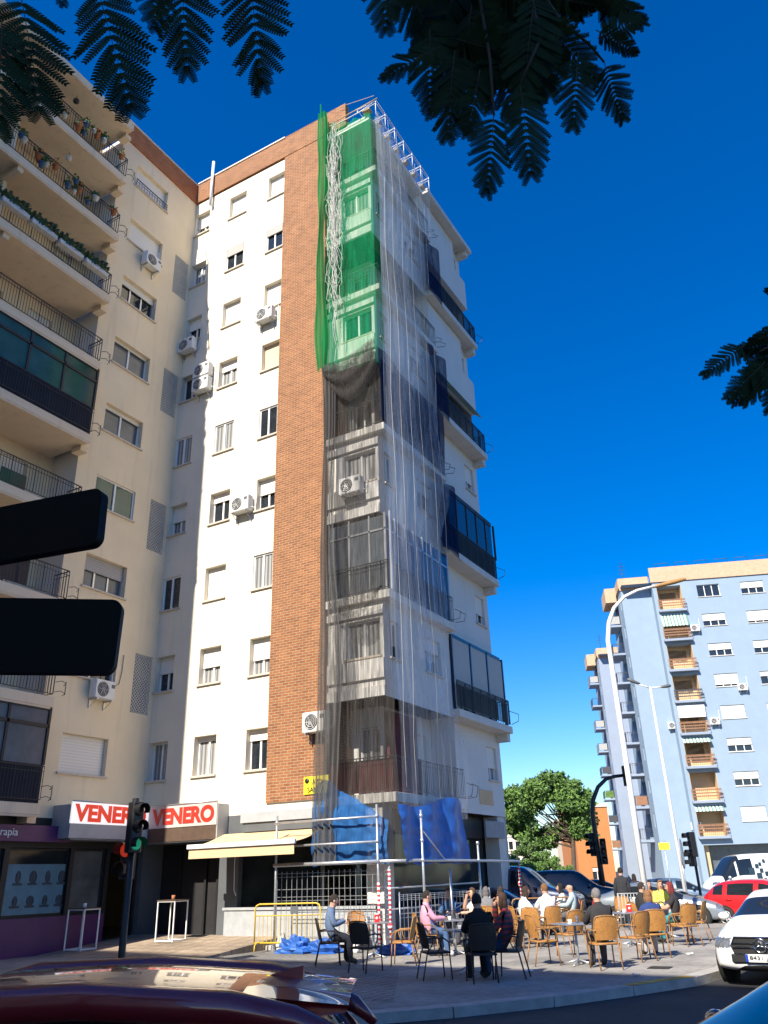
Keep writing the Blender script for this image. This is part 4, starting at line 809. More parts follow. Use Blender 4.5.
panel(((-70, 549), (103, 517), .215), 2.75, 2.55); panel(((-70, 635), (119.5, 637.5), .25), 2.55, 2.6)
q = MB(); q.tube([cp(-1.75, 2.6, 2.0), cp(-1.55, 2.6, 2.0)], .03, 8); q.build('bracket', 'sign_black', ps, I4)
# ------------------------------------------------------------------ terrace chairs and tables
def face(a, b): d = RH*a+FH*b; return math.atan2(-d.x, d.y)
def make_chair(Mw, label, dark=False):
    t = thing('terrace_chair', label, 'chair', Mw, 'wicker chairs on the bar terrace'); fm = 'shadeframe' if dark else 'bamboo'; wk = 'shadeframe' if dark else 'wicker'  # dark variant: same wicker chair with shade put into its colour
    q = MB(); n = 14; vs = []
    for i in range(n+1):
        a = -PI*.5+PI*i/n; vs.append((.22*math.sin(a)*(1.05), (.2 if False else .0)+.0, 0))
    q.bbox((-.23, -.2, .425), (.23, .22, .455), .06); q.build('seat', wk, t)
    q = MB(); vs = []; N = 10
    for j in range(7):
        z = .5+.38*j/6; wd = .2+.03*math.sin(PI*j/6)-.02*(j == 6); tilt = -.21-.09*j/6
        for i in range(N+1): u = -1+2*i/N; vs.append((u*wd, tilt+.05*u*u, z+.025*(1-u*u)*(j == 6)))
    fs = [(j*(N+1)+i, j*(N+1)+i+1, (j+1)*(N+1)+i+1, (j+1)*(N+1)+i) for j in range(6) for i in range(N)]
    q.add(vs, fs, 0, True); b = len(vs); q.add([(x, y-.016, z) for x, y, z in vs], [tuple(reversed(f)) for f in fs], 0, True); q.build('backrest', wk, t)
    q = MB(); pts = [(-.2, -.2, .42)]+[(-.205-.03*math.sin(PI*j/6), -.16-.09*j/6-.005, .5+.38*j/6) for j in range(7)]
    top = [(u*.2, -.305+.05*u*u, .9+.02*(1-u*u)) for u in (-.9, -.5, 0, .5, .9)]
    q.tube(pts+top+[(-x, y, z) for x, y, z in reversed(pts)], .015, 6)
    q.tube([(-.24, .22, .43), (.24, .22, .43), (.24, -.2, .43), (-.24, -.2, .43), (-.24, .22, .43)], .015, 6); q.build('frame', fm, t)
    for s in (-1, 1):
        q = MB(); q.tube([(s*.22, -.24, .66), (s*.27, -.1, .68), (s*.275, .1, .67), (s*.265, .2, .6), (s*.245, .22, .43)], .014, 6); q.tube([(s*.25, -.02, .44), (s*.26, .04, .55), (s*.27, .06, .67)], .01, 5); q.build('armrest', fm, t)
        q = MB(); q.tube([(s*.23, .21, .44), (s*.24, .24, 0)], .014, 6); q.build('leg', fm, t)
        q = MB(); q.tube([(s*.21, -.2, .44), (s*.215, -.3, 0)], .014, 6); q.build('leg', fm, t)
    return t
CH = [None, None]
def chair(p, th, label, dark=False):
    Mw = TR(p.x, p.y, .0, th)
    if CH[dark] is None: CH[dark] = make_chair(Mw, label, dark); return CH[dark]
    return copy_tree(CH[dark], Mw, label)
TB = None
def table(p, label, things_=()):
    global TB; Mw = TR(p.x, p.y, 0, YAW+.3)
    if TB is None:
        TB = thing('terrace_table', label, 'table', Mw, 'small metal tables on the bar terrace')
        q = MB(); q.bbox((-.36, -.36, .72), (.36, .36, .745), .05); q.build('tabletop', 'tabletop', TB); q = MB(); q.tube([(0, 0, .02), (0, 0, .72)], .028, 10); q.build('pedestal', 'galv', TB)
        q = MB(); 
        for a in range(4): q.tube([(0, 0, .1), (.18*math.cos(a*PI/2+.78), .18*math.sin(a*PI/2+.78), .05), (.34*math.cos(a*PI/2+.78), .34*math.sin(a*PI/2+.78), .018)], .018, 6)
        q.build('foot', 'galv', TB)
    else: copy_tree(TB, Mw, label)
    for i, (kind, lab) in enumerate(things_):
        x, y = ((.12, .1), (-.14, -.08), (-.08, .2), (.2, -.15))[i]; a = Mw @ V((x, y, .746))
        if kind == 'napkin':
            o = thing('napkin_holder', lab, 'napkin holder', place(a, YAW) @ Matrix.Scale(.85, 4)); q = MB(); q.bbox((-.07, -.05, 0), (.07, .05, .19), .015); q.build('box', 'red', o); q = MB(); q.lathe([(0, -.004), (.035, -.004), (.035, 0)], 12, c=(0, -.052, .1), axis='Y'); q.box((-.05, -.03, .19), (.05, .03, .21)); q.build('napkins', 'paper', o)
        elif kind == 'glass':
            q = MB(); q.lathe([(0, 0), (.028, 0), (.036, .13), (.032, .13), (.025, .01), (0, .01)], 10); q.build('glass', 'lamp_clear', None, place(a), label=lab, category='glass')
        elif kind == 'cup':
            q = MB(); q.lathe([(0, 0), (.07, .01), (.07, .015), (.03, .012), (.045, .08), (.04, .08), (.025, .02), (0, .02)], 10); q.build('cup', 'paper', None, place(a), label=lab, category='cup')
# ------------------------------------------------------------------ people
CL = {}
def cloth_mat(c):
    if c not in CL: CL[c] = M['c%d' % len(CL)] = mat('clothing', c, .9, var=.14, scale=14, bump=.25, bscale=40)
    return CL[c]
def person(Mw, label, top, bottom, hair=(.02, .013, .01), pose='sit', arms='table', lean=.0, sleeve='long', hairlen=0, yaw=0., nod=0., shoes=(.03, .03, .03), s=1., bald=False, skin='skin', plaid=None):
    sit = pose == 'sit'; J = {}; bones = []; hz = .53 if sit else .93; l = lean
    def j(n, p, r): J[n] = (V(p), r)
    ty = l*.5
    j('hip', (0, -.02, hz), (.165, .125)); j('waist', (0, -.02+ty*.3, hz+.2), (.14, .105)); j('chest', (0, -.01+ty*.75, hz+.42), (.165, .115)); j('nb', (0, ty, hz+.545), (.08, .072))
    hy = ty*1.1+.01
    j('neck', (0, hy, hz+.605), (.05, .053)); j('h1', (0, hy+.025+nod*.3, hz+.665), (.064, .076)); j('h2', (0, hy+.03+nod*.5, hz+.745), (.08, .094)); j('h3', (0, hy+.012+nod*.6, hz+.82), (.062, .07))
    bones += [('hip', 'waist', 't'), ('waist', 'chest', 't'), ('chest', 'nb', 't'), ('nb', 'neck', 's'), ('neck', 'h1', 's'), ('h1', 'h2', 's'), ('h2', 'h3', 's')]
    cyv = J['chest'][0].y
    for sd, n in ((-1, 'L'), (1, 'R')):
        j('sh'+n, (sd*.165, ty*.9-.01, hz+.49), .062)
        ar = arms if isinstance(arms, str) else arms[0 if sd < 0 else 1]
        if ar == 'table': el, wr = (sd*.25, ty+.15, hz+.27), (sd*.12, ty*.6+.4, hz+.27)
        elif ar == 'lap': el, wr = (sd*.245, ty-.02, hz+.24), (sd*.1, .26, hz+.15)
        elif ar == 'face': el, wr = (sd*.2, ty+.22, hz+.34), (sd*.06, hy+.17, hz+.66)
        elif ar == 'phone': el, wr = (sd*.23, ty+.06, hz+.25), (sd*.07, ty+.28, hz+.33)
        else: el, wr = (sd*.235, -.03, hz+.2), (sd*.245, .05, hz-.04)
        j('el'+n, el, .046); j('wr'+n, wr, .031); d = (V(wr)-V(el)).normalized(); j('ha'+n, V(wr)+d*.075, (.038, .022))
        bones += [('chest', 'sh'+n, 't'), ('sh'+n, 'el'+n, 't'), ('el'+n, 'wr'+n, 't' if sleeve == 'long' else 's'), ('wr'+n, 'ha'+n, 's')]
        if sit: th, kn, an, to = (sd*.095, .12, .53), (sd*.12, .44, .52), (sd*.13, .42+.05*sd, .1), (sd*.15, .56+.05*sd, .05)
        else: th, kn, an, to = (sd*.09, 0, .82), (sd*.1, .04+.1*sd, .5), (sd*.1, -.04+.16*sd, .1), (sd*.12, .09+.16*sd, .045)
        j('th'+n, th, .09); j('kn'+n, kn, .062); j('an'+n, an, .04); j('to'+n, to, .036)
        bones += [('hip', 'th'+n, 'b'), ('th'+n, 'kn'+n, 'b'), ('kn'+n, 'an'+n, 'b'), ('an'+n, 'to'+n, 'f')]
    names = list(J); ix = {n: i for i, n in enumerate(names)}
    me = bpy.data.meshes.new('figure'); me.from_pydata([J[n][0] for n in names], [(ix[a], ix[b]) for a, b, _ in bones], [])
    ob = bpy.data.objects.new('figure', me); COL.objects.link(ob); md = ob.modifiers.new('skin', 'SKIN'); md.use_smooth_shade = True; ob.modifiers.new('sub', 'SUBSURF').levels = 1
    if not me.skin_vertices: me.attributes.new('skin', 'FLOAT_VECTOR', 'POINT')
    for n in names:
        r = J[n][1]; sv = me.skin_vertices[0].data[ix[n]]; sv.radius = (r*1.24, r*1.24) if isinstance(r, float) else (r[0]*1.24, r[1]*1.24); sv.use_root = n == 'hip'
    dg = bpy.context.evaluated_depsgraph_get(); dg.update(); ev = bpy.data.meshes.new_from_object(ob.evaluated_get(dg)); bpy.data.objects.remove(ob)
    vs = [v.co.copy() for v in ev.vertices]; no = [v.normal.copy() for v in ev.vertices]; fs = [tuple(p.vertices) for p in ev.polygons]; ty_ = []
    for f in fs:
        c = sum((vs[i] for i in f), V())/len(f); best = (9, 's')
        for a, b, t_ in bones:
            A, B_ = J[a][0], J[b][0]; e = B_-A; u = max(0, min(1, (c-A).dot(e)/e.length_squared)); ra = J[a][1]; ra = ra if isinstance(ra, float) else sum(ra)/2; rb = J[b][1]; rb = rb if isinstance(rb, float) else sum(rb)/2
            dd = (c-A-e*u).length/lerp(ra, rb, u)
            if t_ == 't' and sleeve == 'short' and a[:2] == 'sh' and u > .7: t2 = 's'
            else: t2 = t_
            if dd < best[0]: best = (dd, t2)
        ty_.append(best[1])
    body = MB(); body.add(vs, fs, 0, True)
    hc = J['h2'][0]; Rh = Matrix.Rotation(yaw, 3, 'Z') @ Matrix.Rotation(-nod*3, 3, 'X')
    def hp(x, y, z): return hc+Rh @ V((x, y, z))
    body.ell(hp(0, .098, -.03), (.014, .022, .022), 8, 6); body.ell(hp(0, .1, .0), (.009, .012, .03), 6, 5)
    for sd in (-1, 1): body.ell(hp(sd*.083, .0, -.015), (.012, .025, .034), 8, 6); body.ell(hp(sd*.033, .088, .012), (.014, .01, .008), 6, 5, 1); body.ell(hp(sd*.033, .092, .03), (.02, .006, .005), 6, 5, 1)
    body.ell(hp(0, .09, -.066), (.024, .01, .007), 6, 5, 2)
    for n, sd in (('L', -1), ('R', 1)):
        h = J['ha'+n][0]; w_ = J['wr'+n][0]; d = (h-w_).normalized(); side = d.cross(V((0, 0, 1))); side = side.normalized() if side.length > .1 else V((1, 0, 0)); nn = side.cross(d)
        for k in range(4): o_ = side*(-.027+.018*k); L_ = (.07, .082, .078, .06)[k]; body.tube([h-d*.02+o_, h+d*L_*.5+o_-nn*.008, h+d*L_*.8+o_*.9-nn*.03, h+d*L_*.85+o_*.85-nn*.05], [.009, .0085, .008, .006], 6)
        body.tube([w_+d*.02-side*.02*sd, w_+d*.05-side*.048*sd, w_+d*.085-side*.05*sd-nn*.012], [.011, .01, .007], 6)
    cloth_mat((.012, .009, .008)); M['eye'] = CL[(.012, .009, .008)]; M['lip'] = cloth_mat((.3, .1, .08))
    Mw = Mw @ Matrix.Scale(s, 4)
    t = body.build('person', [skin, 'eye', 'lip'], None, Mw, label=label, category='person')
    def wear(kinds, name, col, off):
        q = MB(); use = {}; ff = []
        for f, k in zip(fs, ty_):
            if k in kinds:
                ff.append([use.setdefault(i, len(use)) for i in f])
        if not ff: return
        pts = [None]*len(use)
        for i, k in use.items(): pts[k] = vs[i]+no[i]*(off+.004*wob(vs[i].x*14, vs[i].y*14, vs[i].z*14))
        q.add(pts, ff, 0, True); m_ = cloth_mat(col) if isinstance(col[0], float) or isinstance(col[0], int) else M[col]
        q.build(name, plaid if (plaid and name == 'shirt') else m_, t)
    wear('t', 'shirt', top, .013); wear('b', 'trousers', bottom, .011); wear('f', 'shoes', shoes, .013)
    q = MB(); N, R_ = 16, 12; vv = []; kf = []
    if not bald:
        rr = (.093, .108, .118)
        for i in range(R_+1):
            th = PI*i/R_
            for k in range(N): ph = 2*PI*k/N; x, y, z = math.sin(th)*math.cos(ph), math.sin(th)*math.sin(ph), math.cos(th); w2 = 1+.06*wob(x*4+s, y*4, z*4); vv.append(hp(x*rr[0]*w2, y*rr[1]*w2-.006, z*rr[2]*w2+.012))
        for i in range(R_):
            for k in range(N):
                th = PI*(i+.5)/R_; ph = 2*PI*(k+.5)/N; y, z = math.sin(th)*math.sin(ph), math.cos(th)
                if (z > .42+.25*max(0, y)) or (y < .25 and z > -.45 + (.45 if y > -.1 else 0)): kf.append((i*N+k, (i+1)*N+k, (i+1)*N+(k+1) % N, i*N+(k+1) % N))
        q.add(vv, kf, 0, True)
        if hairlen: q.ell(hp(0, -.055, -.06-hairlen*.4), (.088, .06, .1+hairlen*.5), 12, 9); [q.ell(hp(sd*.075, -.005, -.05-hairlen*.3), (.03, .045, .09+hairlen*.35), 8, 7) for sd in (-1, 1)]
        q.build('hair', cloth_mat(hair), t)
    return t
plaid = stripes('plaid_shirt', (.35, .04, .05), (.05, .04, .06), .09, 2); M['plaid'] = plaid
def spot(px, py): return gnd(px, py, 0)
def seat(px, py, th, label, dark=False, who=None, **kw):
    p = spot(px, py); chair(p, th, label, dark)
    if who: person(TR(p.x, p.y, 0, th), who, **kw)
# front left table
table(spot(374, 958), 'grey table with a red napkin holder in front of the wire fence', [('napkin', 'red napkin holder on the table beside the reading man'), ('glass', 'glass beside the red napkin holder'), ('cup', 'white cup on the table of the reading man')])
seat(329, 965, face(1, .1), 'shade-toned wicker chair of the man in the blue sweater', True, 'man in a blue grey sweater and dark trousers seated alone, reading', top=(.1, .15, .25), bottom=(.012, .014, .022), arms='phone', nod=.05, lean=.1)
p = spot(329, 965); t = W; q = MB(); Mq = TR(p.x, p.y, 0, face(1, .1)); q.M = Mq; q.box((-.09, .38, .84), (.09, .392, .97)); q.box((-.005, .375, .83), (.005, .38, .97)); q.M = None; c = Mq @ V((0, .38, .84)); tagged(q, 'newspaper', 'paper', 'folded white paper held by the man in the blue sweater', 'paper', c)
seat(358, 951, face(.25, -1), 'empty tan wicker chair behind the napkin holder table')
seat(366, 972, face(.55, .8), 'empty shade-toned wicker chair on the near side of the napkin holder table', True)
seat(404, 965, face(-1, .15), 'empty tan wicker chair turned left to the napkin holder table')
# pink shirt table
table(spot(456, 955), 'grey table between the pink shirted man and the woman in white', [('glass', 'glass on the table of the pink shirted man'), ('cup', 'cup on the table of the pink shirted man')])
seat(427, 957, face(1, .15), 'tan wicker chair of the man in the pink shirt', False, 'man in a pink shirt and jeans seated facing right, dark short hair', top=(.62, .3, .42), bottom=(.06, .12, .24), arms=('lap', 'table'), shoes=(.6, .6, .6), lean=.05)
seat(450, 944, face(.1, -1), 'wicker chair of the woman in the denim jacket', False, 'brown haired woman in a blue denim jacket looking down at the table', top=(.04, .11, .24), bottom=(.03, .035, .05), hair=(.18, .075, .025), hairlen=.2, nod=.06, lean=.15)
seat(477, 946, face(-.9, -.35), 'wicker chair of the woman in the white top', False, 'woman in a white top with long brown hair, beside the pink shirted man', top=(.7, .69, .66), bottom=(.05, .05, .06), hair=(.08, .04, .02), hairlen=.22, sleeve='short', arms=('table', 'face'))
# near table in the shade
table(spot(468, 973), 'shaded table nearest the road', [('glass', 'glass on the shaded table nearest the road'), ('cup', 'white cup on the shaded table nearest the road')])
seat(436, 979, face(1, .25), 'empty shade-toned wicker chair on the left of the shaded front table', True)
seat(483, 982, face(-.1, 1), 'shade-toned wicker chair of the man in black with his back turned', True, 'man in black seated with his back turned at the shaded front table', top=(.01, .01, .011), bottom=(.01, .01, .012), lean=.1)
seat(512, 978, face(-1, .35), 'shade-toned wicker chair of the woman in the plaid shirt', True, 'woman in a red and dark plaid shirt and jeans drinking at the shaded table', top=(.3, .05, .06), bottom=(.03, .06, .13), hair=(.05, .025, .015), hairlen=.06, arms=('table', 'face'), plaid='plaid', lean=.08)
# far left group
seat(489, 943, face(.2, 1), 'wicker chair of the person in the grey hooded top', False, 'person in a grey hooded top seated with back turned by the tan barrier', top=(.16, .16, .17), bottom=(.02, .02, .025), hair=(.12, .11, .11), lean=.3, hairlen=.03)
seat(505, 943, face(.1, 1), 'wicker chair of the person in the dark blue jumper', False, 'person in a dark blue jumper bending forward, back turned', top=(.025, .045, .08), bottom=(.02, .022, .03), lean=.4, hair=(.03, .02, .015), nod=.08)
seat(512, 949, face(.9, .3), 'empty wicker chair just right of the plaid shirted woman')
table(spot(535, 937), 'table of the woman in the white blouse and the bald man', [('glass', 'glass in front of the woman in the white blouse'), ('glass', 'glass in front of the man in the white T-shirt'), ('cup', 'cup in front of the bald man')])
seat(524, 945, face(1, .1), 'wicker chair of the woman in the white blouse', False, 'dark haired woman in a white blouse leaning right over her table', top=(.68, .68, .66), bottom=(.05, .05, .06), lean=.25, hair=(.035, .02, .014), hairlen=.12)
seat(552, 946, face(-.3, 1), 'wicker chair of the man in the white T-shirt', False, 'broad man in a white T-shirt seen from behind, brown hair', top=(.62, .62, .66), bottom=(.3, .36, .42), sleeve='short', hair=(.16, .08, .035), lean=.12, s=1.04)
seat(566, 934, face(-.9, .3), 'wicker chair of the woman with a dark ponytail', False, 'woman in white with a dark ponytail beside the bald man', top=(.66, .64, .62), bottom=(.05, .05, .05), hair=(.012, .01, .01), hairlen=.2, sleeve='short')
seat(577, 935, face(-1, .25), 'wicker chair of the bald man', False, 'bald man in a pale blue shirt facing left', top=(.32, .4, .43), bottom=(.08, .08, .09), bald=True, lean=.05)
seat(536, 948, face(.5, 1), 'empty wicker chair seen from behind between woman in white blouse and man in white T-shirt')
# front middle
table(spot(579, 965), 'table in front of the man in the black jacket', [('glass', 'glass left of the man in the black jacket'), ('cup', 'white cup on the table of the man in the black jacket')])
seat(545, 965, face(1, .25), 'empty wicker chair standing alone in the front middle, turned right')
seat(573, 956, face(-.5, 1), 'empty wicker chair half behind the table of the man in the black jacket')
seat(607, 969, face(-.1, 1), 'wicker chair of the man in the black jacket', False, 'grey haired man in a black jacket seen from behind at the front', top=(.025, .025, .028), bottom=(.04, .04, .05), hair=(.16, .15, .15), lean=.12, arms=('table', 'table'))
# right group
table(spot(632, 946), 'table with condiments left of the tall lamp post', [('napkin', 'red napkin holder left of the lamp post'), ('cup', 'white cup on the table left of the lamp post')])
seat(626, 928, face(-.1, -1), 'empty wicker chair behind the condiment table, facing the road')
seat(639, 961, face(-.5, .8), 'empty wicker chair pushed back at an angle, right of the black jacket')
table(spot(668, 938), 'crowded table of five people on the right', [('glass', 'glass on the crowded right table, farther from the road'), ('cup', 'white cup on the crowded right table'), ('glass', 'second glass on the crowded right table, nearer the road')])
seat(645, 940, face(1, .2), 'wicker chair of the man in the black T-shirt by the lamp', False, 'man in a black T-shirt seated right of the lamp post, facing right', top=(.02, .022, .024), bottom=(.05, .05, .06), sleeve='short', lean=.15, hair=(.03, .02, .015))
seat(657, 957, face(0, 1), 'wicker chair of the child in the blue jacket', False, 'child in a blue jacket with brown hair seen from behind', top=(.02, .045, .16), bottom=(.4, .38, .36), hair=(.2, .1, .045), hairlen=.04, s=.93, arms='table')
seat(654, 929, face(.3, -1), 'wicker chair of the dark haired woman in orange', False, 'dark haired woman in an orange top facing the road', top=(.5, .22, .06), bottom=(.05, .05, .06), hair=(.02, .013, .01), hairlen=.15)
seat(667, 930, face(-.2, -1), 'wicker chair of the woman in yellow', False, 'woman in a yellow top with light brown hair facing the road', top=(.68, .6, .1), bottom=(.3, .3, .3), hair=(.2, .1, .04), hairlen=.18)
seat(682, 943, face(-.9, .4), 'wicker chair of the red haired woman', False, 'red haired woman in a black T-shirt and teal shorts', top=(.025, .022, .024), bottom=(.02, .2, .24), hair=(.16, .02, .02), hairlen=.08, sleeve='short', lean=.1)
seat(688, 946, face(-.35, 1), 'empty wicker chair seen from behind, next to the red haired woman')
seat(700, 941, face(-.8, .5), 'empty wicker chair at the far right end of the terrace')
pb = dep(623, 893, 30); person(TR(pb.x, pb.y, 0, face(.4, 1)), 'man in a dark jacket and grey trousers walking behind the terrace', (.02, .022, .028), (.2, .2, .2), pose='walk', arms='down')
pb = dep(636, 890, 38); person(TR(pb.x, pb.y, RZ, face(-.3, 1)), 'person in dark clothes standing next to the lamp post, farther off', (.03, .02, .025), (.03, .03, .04), pose='walk', arms='down', hairlen=.1, s=.94)
q = MB(); pc = dep(632, 905, 29); q.M = TR(pc.x, pc.y, 0, YAW); 
for i in range(9): q.tube([(-.4+i*.1, 0, .1), (-.4+i*.1, 0, 1.0)], .012, 5)
q.tube([(-.42, 0, .05), (-.42, 0, 1.02), (.42, 0, 1.02), (.42, 0, .05)], .02, 6); q.M = None; tagged(q, 'menu_rail', 'fascia', 'grey pavement railing just left of the tall lamp post', 'railing', (pc.x, pc.y, 0))
# ------------------------------------------------------------------ vehicles
HATCH = dict(L=4.2, wb=(1.32, -1.28), r=.32, st=[(2.1, .32, .52, .56, .52, .4), (2.02, .24, .6, .68, .76, .62), (1.6, .2, .74, .85, .85, .68), (1.0, .2, .86, .97, .88, .68), (.35, .2, .9, 1.36, .89, .6), (-.0, .2, .92, 1.44, .89, .61), (-.7, .2, .94, 1.46, .89, .6), (-1.35, .2, .97, 1.41, .88, .58), (-1.62, .2, 1.0, 1.35, .87, .55), (-1.98, .26, 1.0, 1.04, .84, .6), (-2.1, .36, .62, .7, .78, .6)], ws=(1.0, .35), rw=(-1.62, -1.98), side=(1.0, -1.62), pil=(-.12, -1.25))
SEDAN = dict(L=4.7, wb=(1.45, -1.4), r=.335, st=[(2.34, .3, .5, .56, .58, .44), (2.26, .22, .62, .72, .8, .6), (1.75, .19, .76, .88, .88, .7), (.95, .19, .88, .99, .9, .7), (.2, .19, .92, 1.36, .9, .6), (-.2, .19, .93, 1.43, .9, .61), (-.8, .19, .95, 1.43, .9, .6), (-1.25, .19, .97, 1.36, .9, .57), (-1.85, .2, .99, 1.08, .88, .62), (-2.22, .24, .92, 1.02, .83, .6), (-2.34, .34, .66, .8, .74, .55)], ws=(.95, .2), rw=(-1.25, -1.85), side=(.95, -1.5), pil=(-.3, -1.2))
SUVT = dict(L=4.7, wb=(1.45, -1.35), r=.37, st=[(2.3, .4, .7, .78, .6, .5), (2.24, .3, .85, .95, .84, .7), (1.75, .28, .98, 1.08, .92, .76), (1.1, .28, 1.04, 1.15, .94, .76), (.55, .28, 1.08, 1.66, .94, .68), (.2, .28, 1.1, 1.75, .94, .69), (-.8, .28, 1.12, 1.77, .94, .69), (-1.75, .28, 1.14, 1.74, .93, .67), (-2.05, .3, 1.15, 1.66, .92, .64), (-2.25, .36, 1.1, 1.18, .88, .7), (-2.32, .42, .8, .9, .84, .6)], ws=(1.1, .55), rw=(-2.05, -2.25), side=(1.1, -2.0), pil=(-.2, -1.2))
VANT = dict(L=5.6, wb=(1.85, -1.75), r=.36, st=[(2.8, .4, .8, .9, .7, .55), (2.72, .3, 1.0, 1.12, .9, .75), (2.2, .28, 1.15, 1.3, .97, .8), (1.55, .28, 1.25, 2.15, .98, .78), (1.2, .28, 1.28, 2.42, .98, .82), (.6, .28, 1.28, 2.5, .98, .85), (-1.0, .28, 1.28, 2.5, .98, .85), (-2.5, .28, 1.28, 2.48, .98, .85), (-2.76, .3, 1.28, 2.42, .97, .84), (-2.8, .4, 1.28, 2.2, .94, .8)], ws=(2.2, 1.2), rw=(9, 9), side=(2.0, .7), pil=(1.35, 1.35))
def car(Mw, name, label, cat, T, paint, group=None, plate=None, front=True, sub=2, lights=True, lamp=.3):
    st = list(T['st']); x0, x1 = T['side']
    for px in T['pil']:
        for x in (px+.05, px-.05):
            for i in range(len(st)-1):
                if st[i][0] > x+.02 and x-.02 > st[i+1][0]: f_ = (st[i][0]-x)/(st[i][0]-st[i+1][0]); st.insert(i+1, tuple(lerp(a, b, f_) for a, b in zip(st[i], st[i+1]))); break
    vs = []; N = 13
    for (x, zl, zb, zt, wb, wt) in st:
        h = [(wb*.9, zl), (wb*.985, zl+.1), (wb*1.0, lerp(zl, zb, .6)), (wb*.975, zb), (wt+(wb-wt)*.06, zt-.06*min(1, (zt-zb)*3)), (wt*.72, zt-.012), (0, zt)]
        vs += [(x, y, z) for y, z in h]+[(x, -y, z) for y, z in reversed(h[:-1])]
    fs = []; ms = []
    for i in range(len(st)-1):
        xm = (st[i][0]+st[i+1][0])/2
        for k in range(N-1):
            fs.append((i*N+k, i*N+k+1, (i+1)*N+k+1, (i+1)*N+k)); m_ = 0
            if k in (3, 8) and x1 < xm < x0 and not any(abs(xm-p_) < .06 for p_ in T['pil']): m_ = 1
            if k in (4, 5, 6, 7) and (T['ws'][1] < xm < T['ws'][0] or T['rw'][1] < xm < T['rw'][0]): m_ = 1
            ms.append(m_)
        fs.append(((i+1)*N, (i+1)*N+N-1, i*N+N-1, i*N)); ms.append(2)
    fs += [tuple(range(N-1, -1, -1)), tuple(range((len(st)-1)*N, len(st)*N))]; ms += [0, 0]
    q = MB(); q.add(vs, fs, 0, True); q.m = ms; me = q.mesh('shell', [paint, 'carglass', 'trimblack'])
    ob = bpy.data.objects.new('shell', me); COL.objects.link(ob); sm = ob.modifiers.new('s', 'SUBSURF'); sm.levels = sub
    dg = bpy.context.evaluated_depsgraph_get(); dg.update(); ev = bpy.data.meshes.new_from_object(ob.evaluated_get(dg)); bpy.data.objects.remove(ob)
    t = thing(name, label, cat, Mw, group)
    for mi, (nm, mt) in enumerate((('body', paint), ('windows', 'carglass'), ('underbody', 'trimblack'))):
        use = {}; ff = []
        for p_ in ev.polygons:
            if p_.material_index == mi: ff.append([use.setdefault(i, len(use)) for i in p_.vertices])
        pts = [None]*len(use)
        for i, k in use.items(): pts[k] = ev.vertices[i].co.copy()
        if ff: b = MB(); b.add(pts, ff, 0, True); b.build(nm, mt, t)
    wbm = max(s_[4] for s_ in st); r = T['r']
    for x in T['wb']:
        for sd in (-1, 1):
            y = sd*(wbm-.08); q = MB()
            q.lathe([(.0, sd*-.12), (r*1.1, sd*-.12), (r*1.1, sd*.07), (r*1.02, sd*.075), (0, sd*.06)][::sd], 28, c=(x, y, r), axis='Y'); q.build('wheel_arch', 'well', t)
            q = MB(); q.lathe([(r*.6, sd*.03), (r*.62, sd*.09), (r*.9, sd*.1), (r, sd*.07), (r, sd*-.1), (r*.6, sd*-.1)][::sd], 28, c=(x, y, r), axis='Y'); o = q.build('wheel', 'tyre', t)
            q = MB(); q.lathe([(0, sd*.082), (r*.12, sd*.085), (r*.16, sd*.07), (r*.64, sd*.065)][::sd], 20, c=(x, y, r), axis='Y')
            q.build('hub_disc', 'trimblack', o); q = MB()
            for k in range(5):
                a = k*2*PI/5; 
                for da in (-.12, .12): q.tube([(x+.03*math.cos(a), y+sd*.088, r+.03*math.sin(a)), (x+r*.6*math.cos(a+da), y+sd*.085, r+r*.6*math.sin(a+da))], .018, 5)
            q.tube([(x+r*.6*math.cos(a*PI/12), y+sd*.08, r+r*.6*math.sin(a*PI/12)) for a in range(25)], .014, 5); q.build('rim', 'rim', o)
    hx = st[1][0]; hz = (st[1][2]+st[1][3])/2-.02; hw = st[1][4]
    for sd in (-1, 1):
        if lights:                        # lamps follow the shell: its own faces lifted a few millimetres
            for nm, mt, test in (('headlight', 'lamp_clear', lambda c: c.x > hx-lamp and c.y*sd > hw*.62 and hz-.07 < c.z < hz+.075), ('tail_light', 'lamp_red', lambda c: c.x < st[-2][0]+.2 and c.y*sd > st[-2][4]*.66 and st[-2][2]-.22 < c.z < st[-2][2]+.03)):
                use = {}; ff = []
                for p_ in ev.polygons:
                    if test(p_.center): ff.append([use.setdefault(i, len(use)) for i in p_.vertices])
                pts = [None]*len(use)
                for i, k in use.items(): c_ = ev.vertices[i].co; pts[k] = c_+V((math.copysign(.007, c_.x), .007*sd, .002))
                if ff: q = MB(); q.add(pts, ff, 0, True); q.build(nm, mt, t)
        q = MB(); mx_ = T['ws'][0]-.3; q.ell((mx_, sd*(wbm+.05), [s_[2] for s_ in st if s_[0] < mx_][0]+.07), (.07, .11, .07), 10, 7); q.tube([(mx_, sd*(wbm-.06), [s_[2] for s_ in st if s_[0] < mx_][0]), (mx_, sd*(wbm+.05), [s_[2] for s_ in st if s_[0] < mx_][0]+.05)], .02, 5); q.build('wing_mirror', paint, t)
    for sd in (-1, 1):
        for px in (T['pil'][0]+.1, T['pil'][0]-.95):
            q = MB(); zz = [s_[2] for s_ in st if s_[0] < px][0]-.12; q.tube([(px-.1, sd*(wbm-.005), zz), (px-.05, sd*(wbm+.02), zz), (px+.05, sd*(wbm+.02), zz), (px+.1, sd*(wbm-.005), zz)], .012, 5); q.build('door_handle', paint, t)
    q = MB(); fx = st[0][0]; q.bbox((fx-.06, -.5, st[0][1]+.06), (fx+.015, .5, st[0][1]+.2), .03); q.build('grille', 'trimblack', t)
